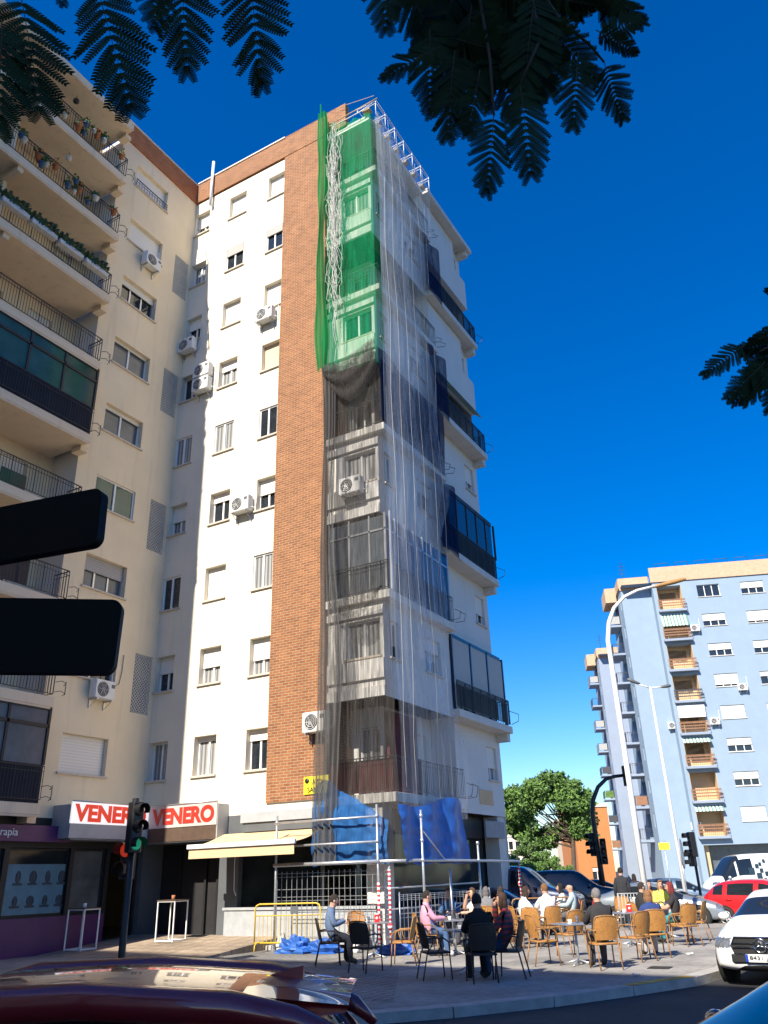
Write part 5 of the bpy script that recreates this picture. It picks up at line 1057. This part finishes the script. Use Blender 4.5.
    if plate:
        q = MB(); q.box((fx+.02, -.26, st[0][1]+.08), (fx+.03, .26, st[0][1]+.19)); o = q.build('number_plate', 'paper', t)
    return t
mats_car = dict(car_darkred=carpaint('dark_red_paint', (.22, .012, .016), .15), car_navy=carpaint('navy_paint', (.012, .02, .06), .3), car_white=carpaint('white_car_paint', (.75, .75, .75), 0), car_red=carpaint('bright_red_paint', (.5, .012, .018), .1), car_silver=carpaint('silver_paint', (.24, .28, .32), .5), car_black=carpaint('black_car_paint', (.008, .01, .016), .3), car_blue=carpaint('steel_blue_paint', (.1, .16, .24), .4), car_vanwhite=carpaint('van_white', (.72, .73, .75), 0))
M.update(mats_car)
def at(lat, D, head, z=RZ):                       # heading given as (right, away)
    d = RH*head[0]+FH*head[1]; p = cp(lat, D); return TR(p.x, p.y, z, math.atan2(d.y, d.x))
lt = lambda px, D, y=900: dep(px, y, D).dot(RH)
pr = dep(350, 985, 4.7); c0 = car(at(pr.dot(RH)-1.84, 4.7, (-1, 0)) @ Matrix.Diagonal((1, 1, 1.0, 1)), 'parked_car', 'dark red hatchback in the foreground, only its glossy roof and rear spoiler in view', 'car', HATCH, 'car_darkred', sub=3)
q = MB(); q.add([(-1.6, -.022, 1.34), (-1.4, -.004, 1.39), (-1.6, .022, 1.34), (-1.605, 0, 1.435), (-1.615, 0, 1.34), (-1.54, 0, 1.425)], [(1, 0, 5), (1, 5, 2), (0, 4, 3), (0, 3, 5), (4, 2, 3), (2, 5, 3)]); q.build('roof_antenna_fin', 'car_darkred', c0)
q = MB(); q.add([(-1.38, y, 1.405-.11*y*y) for y in (-.54, -.27, 0, .27, .54)]+[(-1.86, y, 1.345-.1*y*y) for y in (-.52, -.26, 0, .26, .52)]+[(-1.845, y, 1.315-.1*y*y) for y in (-.52, -.26, 0, .26, .52)]+[(-1.6, y, 1.3-.1*y*y) for y in (-.52, -.26, 0, .26, .52)], [(i, i+1, i+6, i+5) for i in range(4)]+[(5+i, 6+i, 11+i, 10+i) for i in range(4)]+[(10+i, 11+i, 16+i, 15+i) for i in range(4)]+[(0, 5, 10, 15), (4, 9, 14, 19)], 0, True); q.build('spoiler', 'car_darkred', c0)
for sd in (-1, 1): q = MB(); q.tube([(.95, sd*.70, 1.0), (.35, sd*.655, 1.29), (0, sd*.66, 1.365), (-.7, sd*.655, 1.38), (-1.35, sd*.64, 1.335), (-1.62, sd*.61, 1.28), (-1.84, sd*.56, 1.19), (-1.95, sd*.54, 1.1)], [.04, .065, .075, .075, .07, .06, .045, .02], 12); q.build('roof_rail', 'car_darkred', c0)
car(at(2.62, 4.85, (-1, .02)), 'parked_car', 'dark blue car at the lower right corner, only its windscreen edge in view', 'car', HATCH, 'car_navy', sub=3)
gm = gnd(762, 989, RZ); hd = V((-.57, -.82)); mc = car(at(gm.dot(RH)+.57*2.3+.12, gm.dot(FH)+.82*2.3, hd), 'white_sedan', 'white saloon car facing us at the right edge beside the kerb', 'car', SEDAN, 'car_white', sub=3, lamp=.36)
q = MB(); q.add([(2.35, y, z) for y, z in ((-.42, .5), (.42, .5), (.47, .62), (.4, .75), (-.4, .75), (-.47, .62))], [(0, 1, 2, 3, 4, 5)]); q.build('radiator_grille', 'trimblack', mc)
q = MB(); q.tube([(2.36, y, z) for y, z in ((-.42, .5), (.42, .5), (.47, .62), (.4, .75), (-.4, .75), (-.47, .62), (-.42, .5))], .012, 6); q.tube([(2.365, -.44, .6), (2.365, .44, .6)], .014, 6); q.tube([(2.365, -.44, .66), (2.365, .44, .66)], .01, 6); q.build('grille_bars', 'chrome', mc)
q = MB(); q.lathe([(0, 0), (.095, 0), (.095, .012), (0, .012)], 20, c=(2.365, 0, .63), axis='X'); q.build('emblem_disc', 'trimblack', mc); q = MB(); q.tube([(2.385, .1*math.cos(a*PI/12), .63+.1*math.sin(a*PI/12)) for a in range(25)], .011, 6)
for a in (90, 210, 330): q.tube([(2.385, 0, .63), (2.385, .095*math.cos(math.radians(a)), .63+.095*math.sin(math.radians(a)))], [.02, .005], 6)
q.build('emblem', 'chrome', mc)
for sd in (-1, 1): q = MB(); q.add([(2.245, sd*.45, .33), (2.15, sd*.66, .35), (2.15, sd*.66, .44), (2.235, sd*.47, .44)], [(0, 1, 2, 3)]); q.v = [(x+.06, y, z) for x, y, z in q.v]; q.build('bumper_intake', 'trimblack', mc)
q = MB(); q.box((2.372, -.26, .385), (2.385, .26, .495)); np_ = q.build('number_plate', 'paper', mc); q = MB(); q.box((2.386, -.26, .385), (2.389, -.215, .495)); 
q.build('country_strip', 'plateblue', np_); text('8431 JVT', W[mc] @ Matrix.Translation((2.3865, .02, .44)) @ Matrix.Rotation(PI/2, 4, 'Z'), .42, .075, 'black', np_)
car(at(lt(749, 30)+.75, 30, (.72, -.7)), 'red_hatchback', 'bright red hatchback behind the white saloon', 'car', HATCH, 'car_red')
car(at(lt(672, 32)-.4, 32, (.85, -.5)), 'silver_car', 'silver grey car parked right behind the terrace, windscreen towards us', 'car', SEDAN, 'car_silver', plate=True)
car(at(lt(680, 44), 44, (.95, -.3)), 'parked_car', 'steel blue car half hidden behind the silver car', 'car', HATCH, 'car_blue')
car(at(lt(520, 33), 33, (.93, -.36)) @ Matrix.Diagonal((1, 1, 1.2, 1)), 'parked_van', 'navy blue people carrier parked beyond the pale barrier', 'van', SUVT, 'car_navy')
car(at(lt(498, 29.5), 29.5, (.93, -.36)), 'parked_car', 'dark blue car in front of the navy people carrier', 'car', HATCH, 'car_navy')
car(at(lt(572, 40), 40, (1, -.2)) @ Matrix.Diagonal((1, 1, 1.1, 1)), 'parked_car', 'black estate car parked right of the navy people carrier', 'car', SUVT, 'car_black')
car(at(lt(604, 50), 50, (1, -.2)), 'parked_car', 'black car half hidden by the dark traffic light mast', 'car', SEDAN, 'car_black')
vn = car(at(lt(742, 50)+.9, 50, (-1, -.1)), 'delivery_van', 'white delivery van with dark squares and script on its side', 'van', VANT, 'car_vanwhite')
q = MB(); yv = .995
for x, z, s_ in ((.55, 1.6, .34), (.2, 1.85, .2), (-.02, 1.62, .2), (.0, 1.95, .16), (-.25, 2.1, .16), (.15, 1.35, .3), (-.3, 1.45, .22), (-.15, 1.15, .18), (-.35, .95, .2), (.95, 1.1, .14)): yy = yv-.07*max(0, z-1.28); q.add([(x-s_/2, yy, z-s_/2), (x+s_/2, yy, z-s_/2), (x+s_/2, yy-.06*s_*(z > 1.3), z+s_/2), (x-s_/2, yy-.06*s_*(z > 1.3), z+s_/2)], [(3, 2, 1, 0)])
q.lathe([(0, 0), (.27, 0), (.27, .008)], 18, c=(.45, yv, .82), axis='Y')
for i in range(3): q.tube([(-.45-.5*i-.4*k/12, yv-.02-.02*i, 1.5+.1*math.sin(k*1.3+i)+.16*i*.5) for k in range(13)], .02, 4)
q.build('livery', 'plateblue' if False else 'poster_dark', vn)
pm = gnd(660, 968, 0); q = MB(); q.box((pm.x-.2, pm.y-.2, .005), (pm.x+.2, pm.y+.2, .012)); [q.box((pm.x-.17, pm.y-.16+.07*i, .0121), (pm.x+.17, pm.y-.13+.07*i, .016)) for i in range(5)]; tagged(q, 'drain_cover', 'iron', 'square drain cover in the paving near the kerb', 'drain cover', (pm.x, pm.y, 0))
for (px, py, lab) in ((690, 955, 'crumpled white napkin on the paving right of the chairs'), (636, 976, 'small crumpled paper on the paving by the kerb'), (420, 968, 'scrap of paper on the shaded paving'), (530, 972, 'crumpled napkin on the paving at the shadow edge')):
    p_ = gnd(px, py, 0); q = MB(); vv = []
    for i in range(5):
        for k in range(5): vv.append((p_.x+.035*(i-2)+random.uniform(-.012, .012), p_.y+.035*(k-2)+random.uniform(-.012, .012), .012+random.random()*.035))
    q.add(vv, [(i*5+k, i*5+k+1, i*5+k+6, i*5+k+5) for i in range(4) for k in range(4)]); tagged(q, 'paper_napkin', 'paper', lab, 'napkin', (p_.x, p_.y, .005))
# ------------------------------------------------------------------ trees and shrubs
def clumps(mb, C, N, r, size, m=0, mm=2):
    for c in C:
        for i in range(N):
            d = V((random.gauss(0, 1), random.gauss(0, 1), random.gauss(0, 1))).normalized()*r*(random.random()**.4); p = V(c)+V((d.x, d.y, d.z*.75)); s_ = size*random.uniform(.6, 1.4)
            a = V((random.uniform(-1, 1), random.uniform(-1, 1), random.uniform(-1, 1))).normalized(); b = a.orthogonal().normalized()
            mb.add([p-a*s_-b*s_*.5, p+a*s_-b*s_*.4, p+a*s_*1.1+b*s_*.5, p-a*s_*.8+b*s_*.5], [(0, 1, 2, 3)], random.randrange(mm) if mm > 1 else m)
def tree(base, h, crown, label, name, mats, trunk_r=.25, bare=.45, N=150, cr=.85, size=.13):
    t = thing(name, label, 'tree', place(base)); q = MB(); lean_ = V((.25, .1, 0)); q.tube([(0, 0, 0), (.1, .05, h*.2), (.3, .1, h*bare), (.2, .1, h*.75)], [trunk_r, trunk_r*.85, trunk_r*.7, trunk_r*.25], 10); q.build('trunk', 'bark', t)
    C = []; k = 0
    for (x, y, z, rx, ry, rz, n) in crown:
        for i in range(n):
            d = V((random.gauss(0, 1), random.gauss(0, 1), random.gauss(0, 1))).normalized()*random.uniform(.55, 1); C.append((x+d.x*rx, y+d.y*ry, z+d.z*rz))
    q = MB()
    for i in range(0, len(C), 4): c = V(C[i]); b = V((.25, .1, h*random.uniform(bare*.8, .7))); q.tube([b, b.lerp(c, .5)+V((0, 0, -.15)), c], [trunk_r*.35, trunk_r*.2, .02], 6)
    q.build('branch', 'bark', t); q = MB(); clumps(q, C, N, cr, size); q.build('crown', mats, t); return t
bp = dep(574, 880, 80); bp.z = RZ; k_ = 1.2
tree(bp, 8.3*k_, [tuple(a*k_ for a in c[:6])+(int(c[6]*1.6),) for c in ((-3.6, -1.0, 6.6, 1.9, 1.9, 1.3, 20), (-1.4, 0, 7.5, 1.9, 2, 1.2, 20), (.6, .4, 6.7, 1.7, 1.8, 1.5, 18), (-2.3, 0, 4.3, 1.8, 1.6, 1.0, 14), (1.0, .5, 4.7, 1.0, 1.3, 1.1, 9), (-4.0, -.6, 5.0, 1.2, 1.2, .9, 8))], 'big spreading pine with a dense green crown behind the parked cars', 'pine_tree', ['pine', 'pine2'], .26)
def bush(px, py, D, w_, h, label, mats, name='shrub'):
    p = dep(px, py, D); p.z = RZ; t = thing(name, label, 'shrub', place(p)); q = MB(); C = []
    for i in range(int(10*w_)): d = V((random.gauss(0, 1), random.gauss(0, 1), random.gauss(0, 1))).normalized()*random.uniform(.4, 1); C.append((d.x*w_*.5, d.y*w_*.4, h*.55+d.z*h*.38))
    clumps(q, C, 130, .42, .075); q.build('foliage', mats, t); q = MB()
    for i in range(5): q.tube([(0, 0, 0), (random.uniform(-.4, .4)*w_*.5, random.uniform(-.2, .2), h*.6)], [.05, .015], 5)
    q.build('stem', 'bark', t)
bush(546, 872, 76, 5.4, 3.6, 'round bright green shrub behind the navy people carrier', ['bush', 'bush'])
bush(511, 862, 56, 3.0, 3.2, 'dull green shrub at the far end of the side street', ['bush2', 'bush'])
bush(530, 865, 78, 4.2, 5.0, 'leafy shrub under the left of the pine crown', ['bush2', 'pine'])
# ------------------------------------------------------------------ far buildings
def blue_block(Mw, label, wd, ncol, seed, wallm='blue'):
    rnd = random.Random(seed); t = thing('apartment_building', label, 'apartment building', Mw); f0 = [4.3+2.9*k for k in range(8)]; H = 27.5
    F0 = Mw; SD = Mw @ TR(-2.9, 0, 0, -PI/2)                     # side faces -x: local u runs towards -y
    cols = [4.1+4.05*i for i in range(ncol)]
    ops = [(.35, 2.65, f+.02, f+2.45, 1.3) for f in f0]; wins = []
    for i, c in enumerate(cols):
        for k, f in enumerate(f0): wins.append((c, c+2.1, f+1.1, f+2.3, i, k))
    ops += [(a, b, c, d, .15) for a, b, c, d, _, _ in wins]; ops.append((.5, wd-.5, .2, 3.6, 1.4))
    q = MB(); wall(q, Matrix.Identity(4), 0, wd, 0, H, ops); 
    wall(q, TR(0, 1.2, 0), -2.9, 0, 0, H+1.0); q.quad((0, 1.2, 0), (0, 0, 0), (0, 0, H), (0, 1.2, H))
    so_ = [(-2.5, -2.05, f+1.0, f+2.2, .12) for f in f0]; so_ += [(-6.6, -4.3, f+.02, f+2.35, 1.0) for f in f0]
    wall(q, TR(-2.9, 0, 0, -PI/2), -9.5, -1.2, 0, H+1.0, so_); q.quad((-2.9, 9.5, 0), (wd, 9.5, 0), (wd, 9.5, H), (-2.9, 9.5, H)); q.quad((wd, 0, 0), (wd, 9.5, 0), (wd, 9.5, H), (wd, 0, H)); q.quad((-2.9, 0.0, H), (wd, 0, H), (wd, 9.5, H), (-2.9, 9.5, H)); q.build('wall', wallm, t)
    q = MB(); q.box((-.1, -.12, H), (wd+.1, .1, H+1.5)); q.box((-3.0, 1.1, H-.2), (-.11, 1.3, H+1.05)); q.box((-3.05, 1.301, H+.1), (-2.85, 9.6, H+1.05)); q.box((-4.15, 3.6, H-.6), (-3.06, 6.9, H+.9)); q.build('brick_parapet', 'tanbrick', t)
    q = MB()
    for i in range(int(wd/1.9)): x = .8+1.9*i; q.tube([(x, .8, H+1.4), (x, .8, H+2.2), (x+1.2, .8, H+2.2), (x+1.2, .8, H+1.4)], .03, 5)
    q.tube([(-2.2, 3, H), (-2.2, 3, H+3.4)], .03, 5)
    for z in (2.2, 2.6, 3.0): q.tube([(-2.6, 3, H+z), (-1.8, 3, H+z)], .02, 4)
    q.build('roof_rail', 'iron', t)
    for a, b, c, d, i, k in wins:
        s_ = rnd.choice((.95, .95, .8, .55, .5, .0, .35)); o = window(t, F0, a, b, c, d, .13, s_, 'white', 'glass', 3, 'shutter', True, 0, 'trim')
    for j, f in enumerate(f0):
        window(t, F0, .7, 2.3, f+.05, f+2.1, 1.25, rnd.choice((.4, .6, 0)), 'white', 'glass', 2, 'shutter', False)
        q = MB(); q.box((.35, 1.2, f+.03), (2.65, 1.24, f+2.44)); q.box((.352, .02, f+.03), (.38, 1.2, f+2.44)); q.box((2.62, .02, f+.03), (2.648, 1.2, f+2.44)); 
        s = MB(); s.bbox((.2, -.45, f-.22), (2.8, -.002, f), .02); o = s.build('balcony', 'bluegrey', t)
        q.build('loggia_lining', 'tan', o)
        r = MB(); railing(r, (.25, -.42, f), (2.75, -.42, f), .95, .16, .014, 0, .03)
        for z in (.3, .55, .8): r.box((.25, -.43, f+z), (2.75, -.41, f+z+.1), 0)
        r.build('railing', rnd.choice(('rail_brown', 'rail_brown', 'rail_dark')), o)
        if j in (6, 2, 0): a_ = MB(); a_.add([(.3, .0, f+2.5), (2.7, .0, f+2.5), (2.7, -.5, f+(1.2 if j == 6 else 2.0)), (.3, -.5, f+(1.2 if j == 6 else 2.0))], [(0, 1, 2, 3)]); a_.build('awning', 'awn_green', o)
        if j == 3: a_ = MB(); a_.box((.32, -.3, f+1.35), (2.68, -.22, f+2.42)); a_.build('balcony_blind', 'white', o)
        window(t, Mw @ TR(-2.9, 0, 0, -PI/2), -2.5, -2.05, f+1.0, f+2.2, .1, 0, 'white', 'glass', 1, 'shutter', False)
        s = MB(); s.bbox((-4.1, 4.0, f-.2), (-2.902, 6.8, f), .02); o = s.build('balcony', 'bluegrey', t)
        r = MB(); railing(r, (-4.06, 4.05, f), (-4.06, 6.75, f), .95, .16, .014, 0, .03); railing(r, (-4.06, 4.05, f), (-2.95, 4.05, f), .95, .16, .014, 0, .03); r.build('railing', 'rail_dark', o)
        if rnd.random() < .55: r = MB(); r.box((-4.08, 4.08, f+.12), (-4.07, 6.7, f+.9)); r.box((-4.0, 4.03, f+.12), (-3.0, 4.04, f+.9)); r.build('balcony_screen', rnd.choice(('rail_brown', 'curtain', 'bush', 'rail_dark')), o)
        q = MB(); q.box((-1.92, 4.35, f+.04), (-1.9, 6.55, f+2.3)); q.build('balcony_door', 'glass', o)
    q = MB(); q.box((.55, 1.3, .2), (wd-.55, 1.35, 3.6)); q.box((.45, .6, .2), (1.0, 1.29, 3.58), 1)
    q.build('shopfront', ['boardgrey', 'tan'], t); return t
bc = cp(26.07, 75.5, RZ); rb = YAW-math.radians(8.5); M1 = TR(bc.x, bc.y, RZ, rb)
bb = blue_block(M1, 'pale blue apartment block with a tan brick parapet, nearer of the two', 20.5, 4, 3)
l2 = dep(600, 660, 103).dot(RH); bc2 = cp(l2+2.9, 103, RZ); blue_block(TR(bc2.x, bc2.y, RZ, rb), 'farther pale blue apartment block, its balconies showing left of the nearer block', 16.5, 3, 8, 'bluegrey')
for x, k, l in ((2.75, 6, 'air conditioner beside the top striped awning of the blue block'), (2.9, 3, 'air conditioner right of the white balcony blind of the blue block'), (-.6, 3, 'air conditioner left of the white balcony blind of the blue block'), (5.9, 4, 'air conditioner under a fifth floor window of the blue block'), (-.1, 0, 'air conditioner left of the lowest awning of the blue block')):
    make_ac(M1 @ TR(x+.45, -.02 if x > 0 else 1.2, 4.3+2.9*k+.6), l)
def house(px0, px1, ytop, D, label, mt, roof=0, nw=3, name='house'):
    a = lt(px0, D, 860); b = lt(px1, D, 860); z = dep((px0+px1)/2, ytop, D).z; p = cp(a, D, RZ); Mw = TR(p.x, p.y, RZ, YAW); wd = b-a; H = z-RZ; t = thing(name, label, 'house' if name == 'house' else 'apartment building', Mw); q = MB(); ns = max(1, int(H/3)); ops = []
    for k in range(ns):
        for i in range(nw): u = wd*(i+.5)/nw; ops.append((u-.5, u+.5, 1+3*k, 2.2+3*k, .15))
    ops = [o for o in ops if o[3] < H-.2]; wall(q, I4, 0, wd, 0, H, ops); q.quad((0, 8, 0), (0, 0, 0), (0, 0, H), (0, 8, H)); q.quad((wd, 0, 0), (wd, 8, 0), (wd, 8, H), (wd, 0, H)); q.quad((0, 8, 0), (0, 8, H), (wd, 8, H), (wd, 8, 0)); q.build('wall', mt, t)
    q = MB()
    if roof: q.add([(-.3, -.3, H), (wd+.3, -.3, H), (wd+.3, 8.3, H), (-.3, 8.3, H), (wd*.25, 4, H+roof), (wd*.75, 4, H+roof)], [(0, 1, 5, 4), (1, 2, 5), (2, 3, 4, 5), (3, 0, 4)])
    else: q.box((-.1, -.1, H), (wd+.1, 8.1, H+.35))
    q.build('roof', 'rooftile' if roof else 'trim', t)
    for o in ops: window(t, Mw, o[0], o[1], o[2], o[3], .12, .3, 'white', 'glass', 2, 'shutter', True)
house(470, 503, 826, 92, 'white house seen past the end of the nets', 'house', 0, 2)
house(504, 540, 822, 88, 'white house behind the dull green shrubs left of the pine', 'house', .9, 3)
house(572, 592, 818, 96, 'cream house partly hidden behind the pine trunk', 'housecream', 0, 2)
house(578, 614, 807, 92, 'orange apartment house behind the pine, right of its trunk', 'orange', 0, 1, 'orange_house')
house(700, 790, 850, 110, 'low tan building behind the white van', 'tan', 0, 5)
# block across the avenue, behind the viewer: it shades the road and the near terrace
ob_ = thing('apartment_building', 'cream apartment block across the avenue, behind the viewer', 'apartment building', TR(8, -19.3, RZ, PI+math.atan2(-.11, 1)))
q = MB(); wins = [(2.5+6*i, 4.3+6*i, 5+3*k, 6.2+3*k, .2) for i in range(12) for k in range(8)]; wall(q, I4, 0, 80, 0, 29.3, wins); q.quad((0, 12, 0), (0, 0, 0), (0, 0, 29.3), (0, 12, 29.3)); q.quad((80, 0, 0), (80, 12, 0), (80, 12, 29.3), (80, 0, 29.3)); q.quad((0, 12, 0), (0, 12, 29.3), (80, 12, 29.3), (80, 12, 0)); q.quad((0, 0, 29.3), (80, 0, 29.3), (80, 12, 29.3), (0, 12, 29.3)); q.build('wall', 'cream', ob_)
for i, (a, b, c, d, _) in enumerate(wins):
    if i % 2: window(ob_, W[ob_], a, b, c, d, .18, (.3, .6, .95)[i % 3], 'white', 'glass', 2, 'shutter', False)
# ------------------------------------------------------------------ leaves hanging overhead
def pinnate(mb, a, b, nrm, W_=.38, n=13):
    """twice-pinnate leaf from a to b: rachis, paired pinnae, each a row of tiny paired leaflets"""
    a = V(a); b = V(b); ax = (b-a)*.84; L = ax.length; ax.normalize(); nrm = V(nrm); sd = nrm.cross(ax).normalized(); nn = ax.cross(sd)
    def rp(t): return a+ax*L*t+nn*(-.12*L*t*t)
    mb.tube([rp(k/6) for k in range(7)], [.0028*(1-.7*k/6) for k in range(7)], 4, 1)
    for i in range(n):
        t = .12+.86*i/(n-1); pl = L*W_*(.62+.6*math.sin(PI*min(1, t*.95+.08)))*.62*random.uniform(.88, 1.08); an = math.radians(lerp(68, 22, t**1.3)+random.uniform(-6, 6))
        for s_ in (-1, 1):
            d = (ax*math.cos(an)+sd*s_*math.sin(an)+nn*random.uniform(-.28, .05)).normalized(); p0 = rp(t); c_ = d.cross(nn).normalized(); m_ = 13; lw = .0088*L/.3*random.uniform(.85, 1.1)
            vs = [];fs = []
            for k in range(m_):
                u = (k+.5)/m_; q0 = p0+d*pl*u+nn*(-.1*pl*u*u); ww = lw*(.75+.5*math.sin(PI*u)); hh = pl/m_*.54
                for e in (-1, 1):
                    b_ = len(vs); tip = q0+c_*e*ww+d*hh*1.2; vs += [q0-d*hh, tip-d*hh*.8, tip+d*hh*.7, q0+d*hh]; fs.append((b_, b_+1, b_+2, b_+3))
            mb.add(vs, fs, 0)
def leaf_at(mb, p0, p1, D, dz=.0, tilt=.3):
    a = dep(*p0, D); b = dep(*p1, D+dz); view = (a-EYE).normalized(); n = (-view+RH*random.uniform(-tilt, tilt)+V((0, 0, random.uniform(-tilt, tilt)))).normalized(); pinnate(mb, a, b, n)
def branch(mb, pts): mb.tube(pts, [.03*(1-.8*i/(len(pts)-1)) for i in range(len(pts))], 6, 1)
def foliage_tree(label, trunk, h, limbs, leaves, extra):
    t = thing('overhanging_tree', label, 'tree', place((trunk.x, trunk.y, RZ))); q = MB(); tp0 = V((trunk.x, trunk.y, h)); q.tube([(trunk.x, trunk.y, RZ), (trunk.x+.05, trunk.y, h*.5), tp0], [.16, .12, .09], 10); q.build('trunk', 'bark', t, I4)
    q = MB()
    for l in limbs: q.tube([tp0]+l, [.05]+[.011*(1-.7*i/len(l)) for i in range(len(l))], 7)
    q.build('branch', 'twig', t, I4); q = MB()
    for l in leaves: leaf_at(q, *l)
    for (x0, x1, y0, y1, D0_, D1_, n) in extra:
        for i in range(n):
            px, py, D = random.uniform(x0, x1), random.uniform(y0, y1), random.uniform(D0_, D1_); an = random.gauss(PI/2, .75); L_ = random.uniform(60, 100)*2.6/D; leaf_at(q, (px, py), (px+L_*math.cos(an), py+L_*math.sin(an)), D, random.uniform(-.1, .1), .55)
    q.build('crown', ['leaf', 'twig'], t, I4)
tr1 = cp(.9, -1.2)
lv = [((20, -8), (44, 112), 2.5), ((2, 20), (-2, 130), 2.45), ((48, -30), (66, 4), 2.6), ((96, -18), (131, 112), 2.5, .05, .2), ((182, -40), (183, 73), 2.6, .05, .25), ((152, -40), (160, 30), 2.7), ((250, -36), (257, 86), 2.5, .05, .25), ((384, -50), (385, 29), 2.6),
      ((494, 112), (489, 194), 2.5, 0, .15), ((520, 84), (533, 178), 2.5, 0, .15), ((578, 52), (573, 128), 2.55, 0, .2), ((604, 62), (622, 123), 2.6, 0, .3), ((598, 38), (652, 12), 2.6, 0, .3), ((596, 30), (640, 55), 2.6), ((545, 50), (538, 104), 2.6), ((480, 70), (468, 135), 2.6), ((455, 50), (444, 138), 2.6), ((430, 30), (428, 112), 2.7), ((500, 60), (512, 125), 2.7), ((440, 60), (470, 128), 2.65), ((565, 0), (610, 8), 2.6), ((600, -20), (648, 25), 2.7)]
D_ = lambda px, py, D: dep(px, py, D)
lm1 = [[cp(.5, 1.0, 4.6), D_(470, -60, 2.6), D_(490, 60, 2.55), D_(494, 115, 2.5)], [D_(480, -100, 2.4), D_(560, 20, 2.55), D_(590, 45, 2.6), D_(604, 62, 2.6)], [D_(520, -60, 2.5), D_(540, 40, 2.5), D_(520, 84, 2.5)], [cp(-.4, 1.2, 4.5), D_(200, -120, 2.5), D_(60, -60, 2.5), D_(18, -8, 2.5)], [D_(300, -140, 2.5), D_(250, -60, 2.5)], [D_(250, -160, 2.5), D_(130, -60, 2.5), D_(96, -18, 2.5)]]
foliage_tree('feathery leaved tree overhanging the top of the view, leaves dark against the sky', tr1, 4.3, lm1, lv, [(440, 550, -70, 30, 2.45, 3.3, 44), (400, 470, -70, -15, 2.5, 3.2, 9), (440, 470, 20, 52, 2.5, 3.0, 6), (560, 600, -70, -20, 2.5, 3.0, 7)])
tr2 = cp(4.6, 3.4)
lv2 = [((745, 345), (700, 376), 3.2, 0, .25), ((765, 362), (726, 402), 3.2, 0, .3), ((772, 368), (742, 408), 3.25), ((790, 340), (735, 352), 3.3), ((785, 355), (768, 415), 3.3), ((800, 300), (762, 288), 3.3), ((790, 330), (748, 342), 3.2)]
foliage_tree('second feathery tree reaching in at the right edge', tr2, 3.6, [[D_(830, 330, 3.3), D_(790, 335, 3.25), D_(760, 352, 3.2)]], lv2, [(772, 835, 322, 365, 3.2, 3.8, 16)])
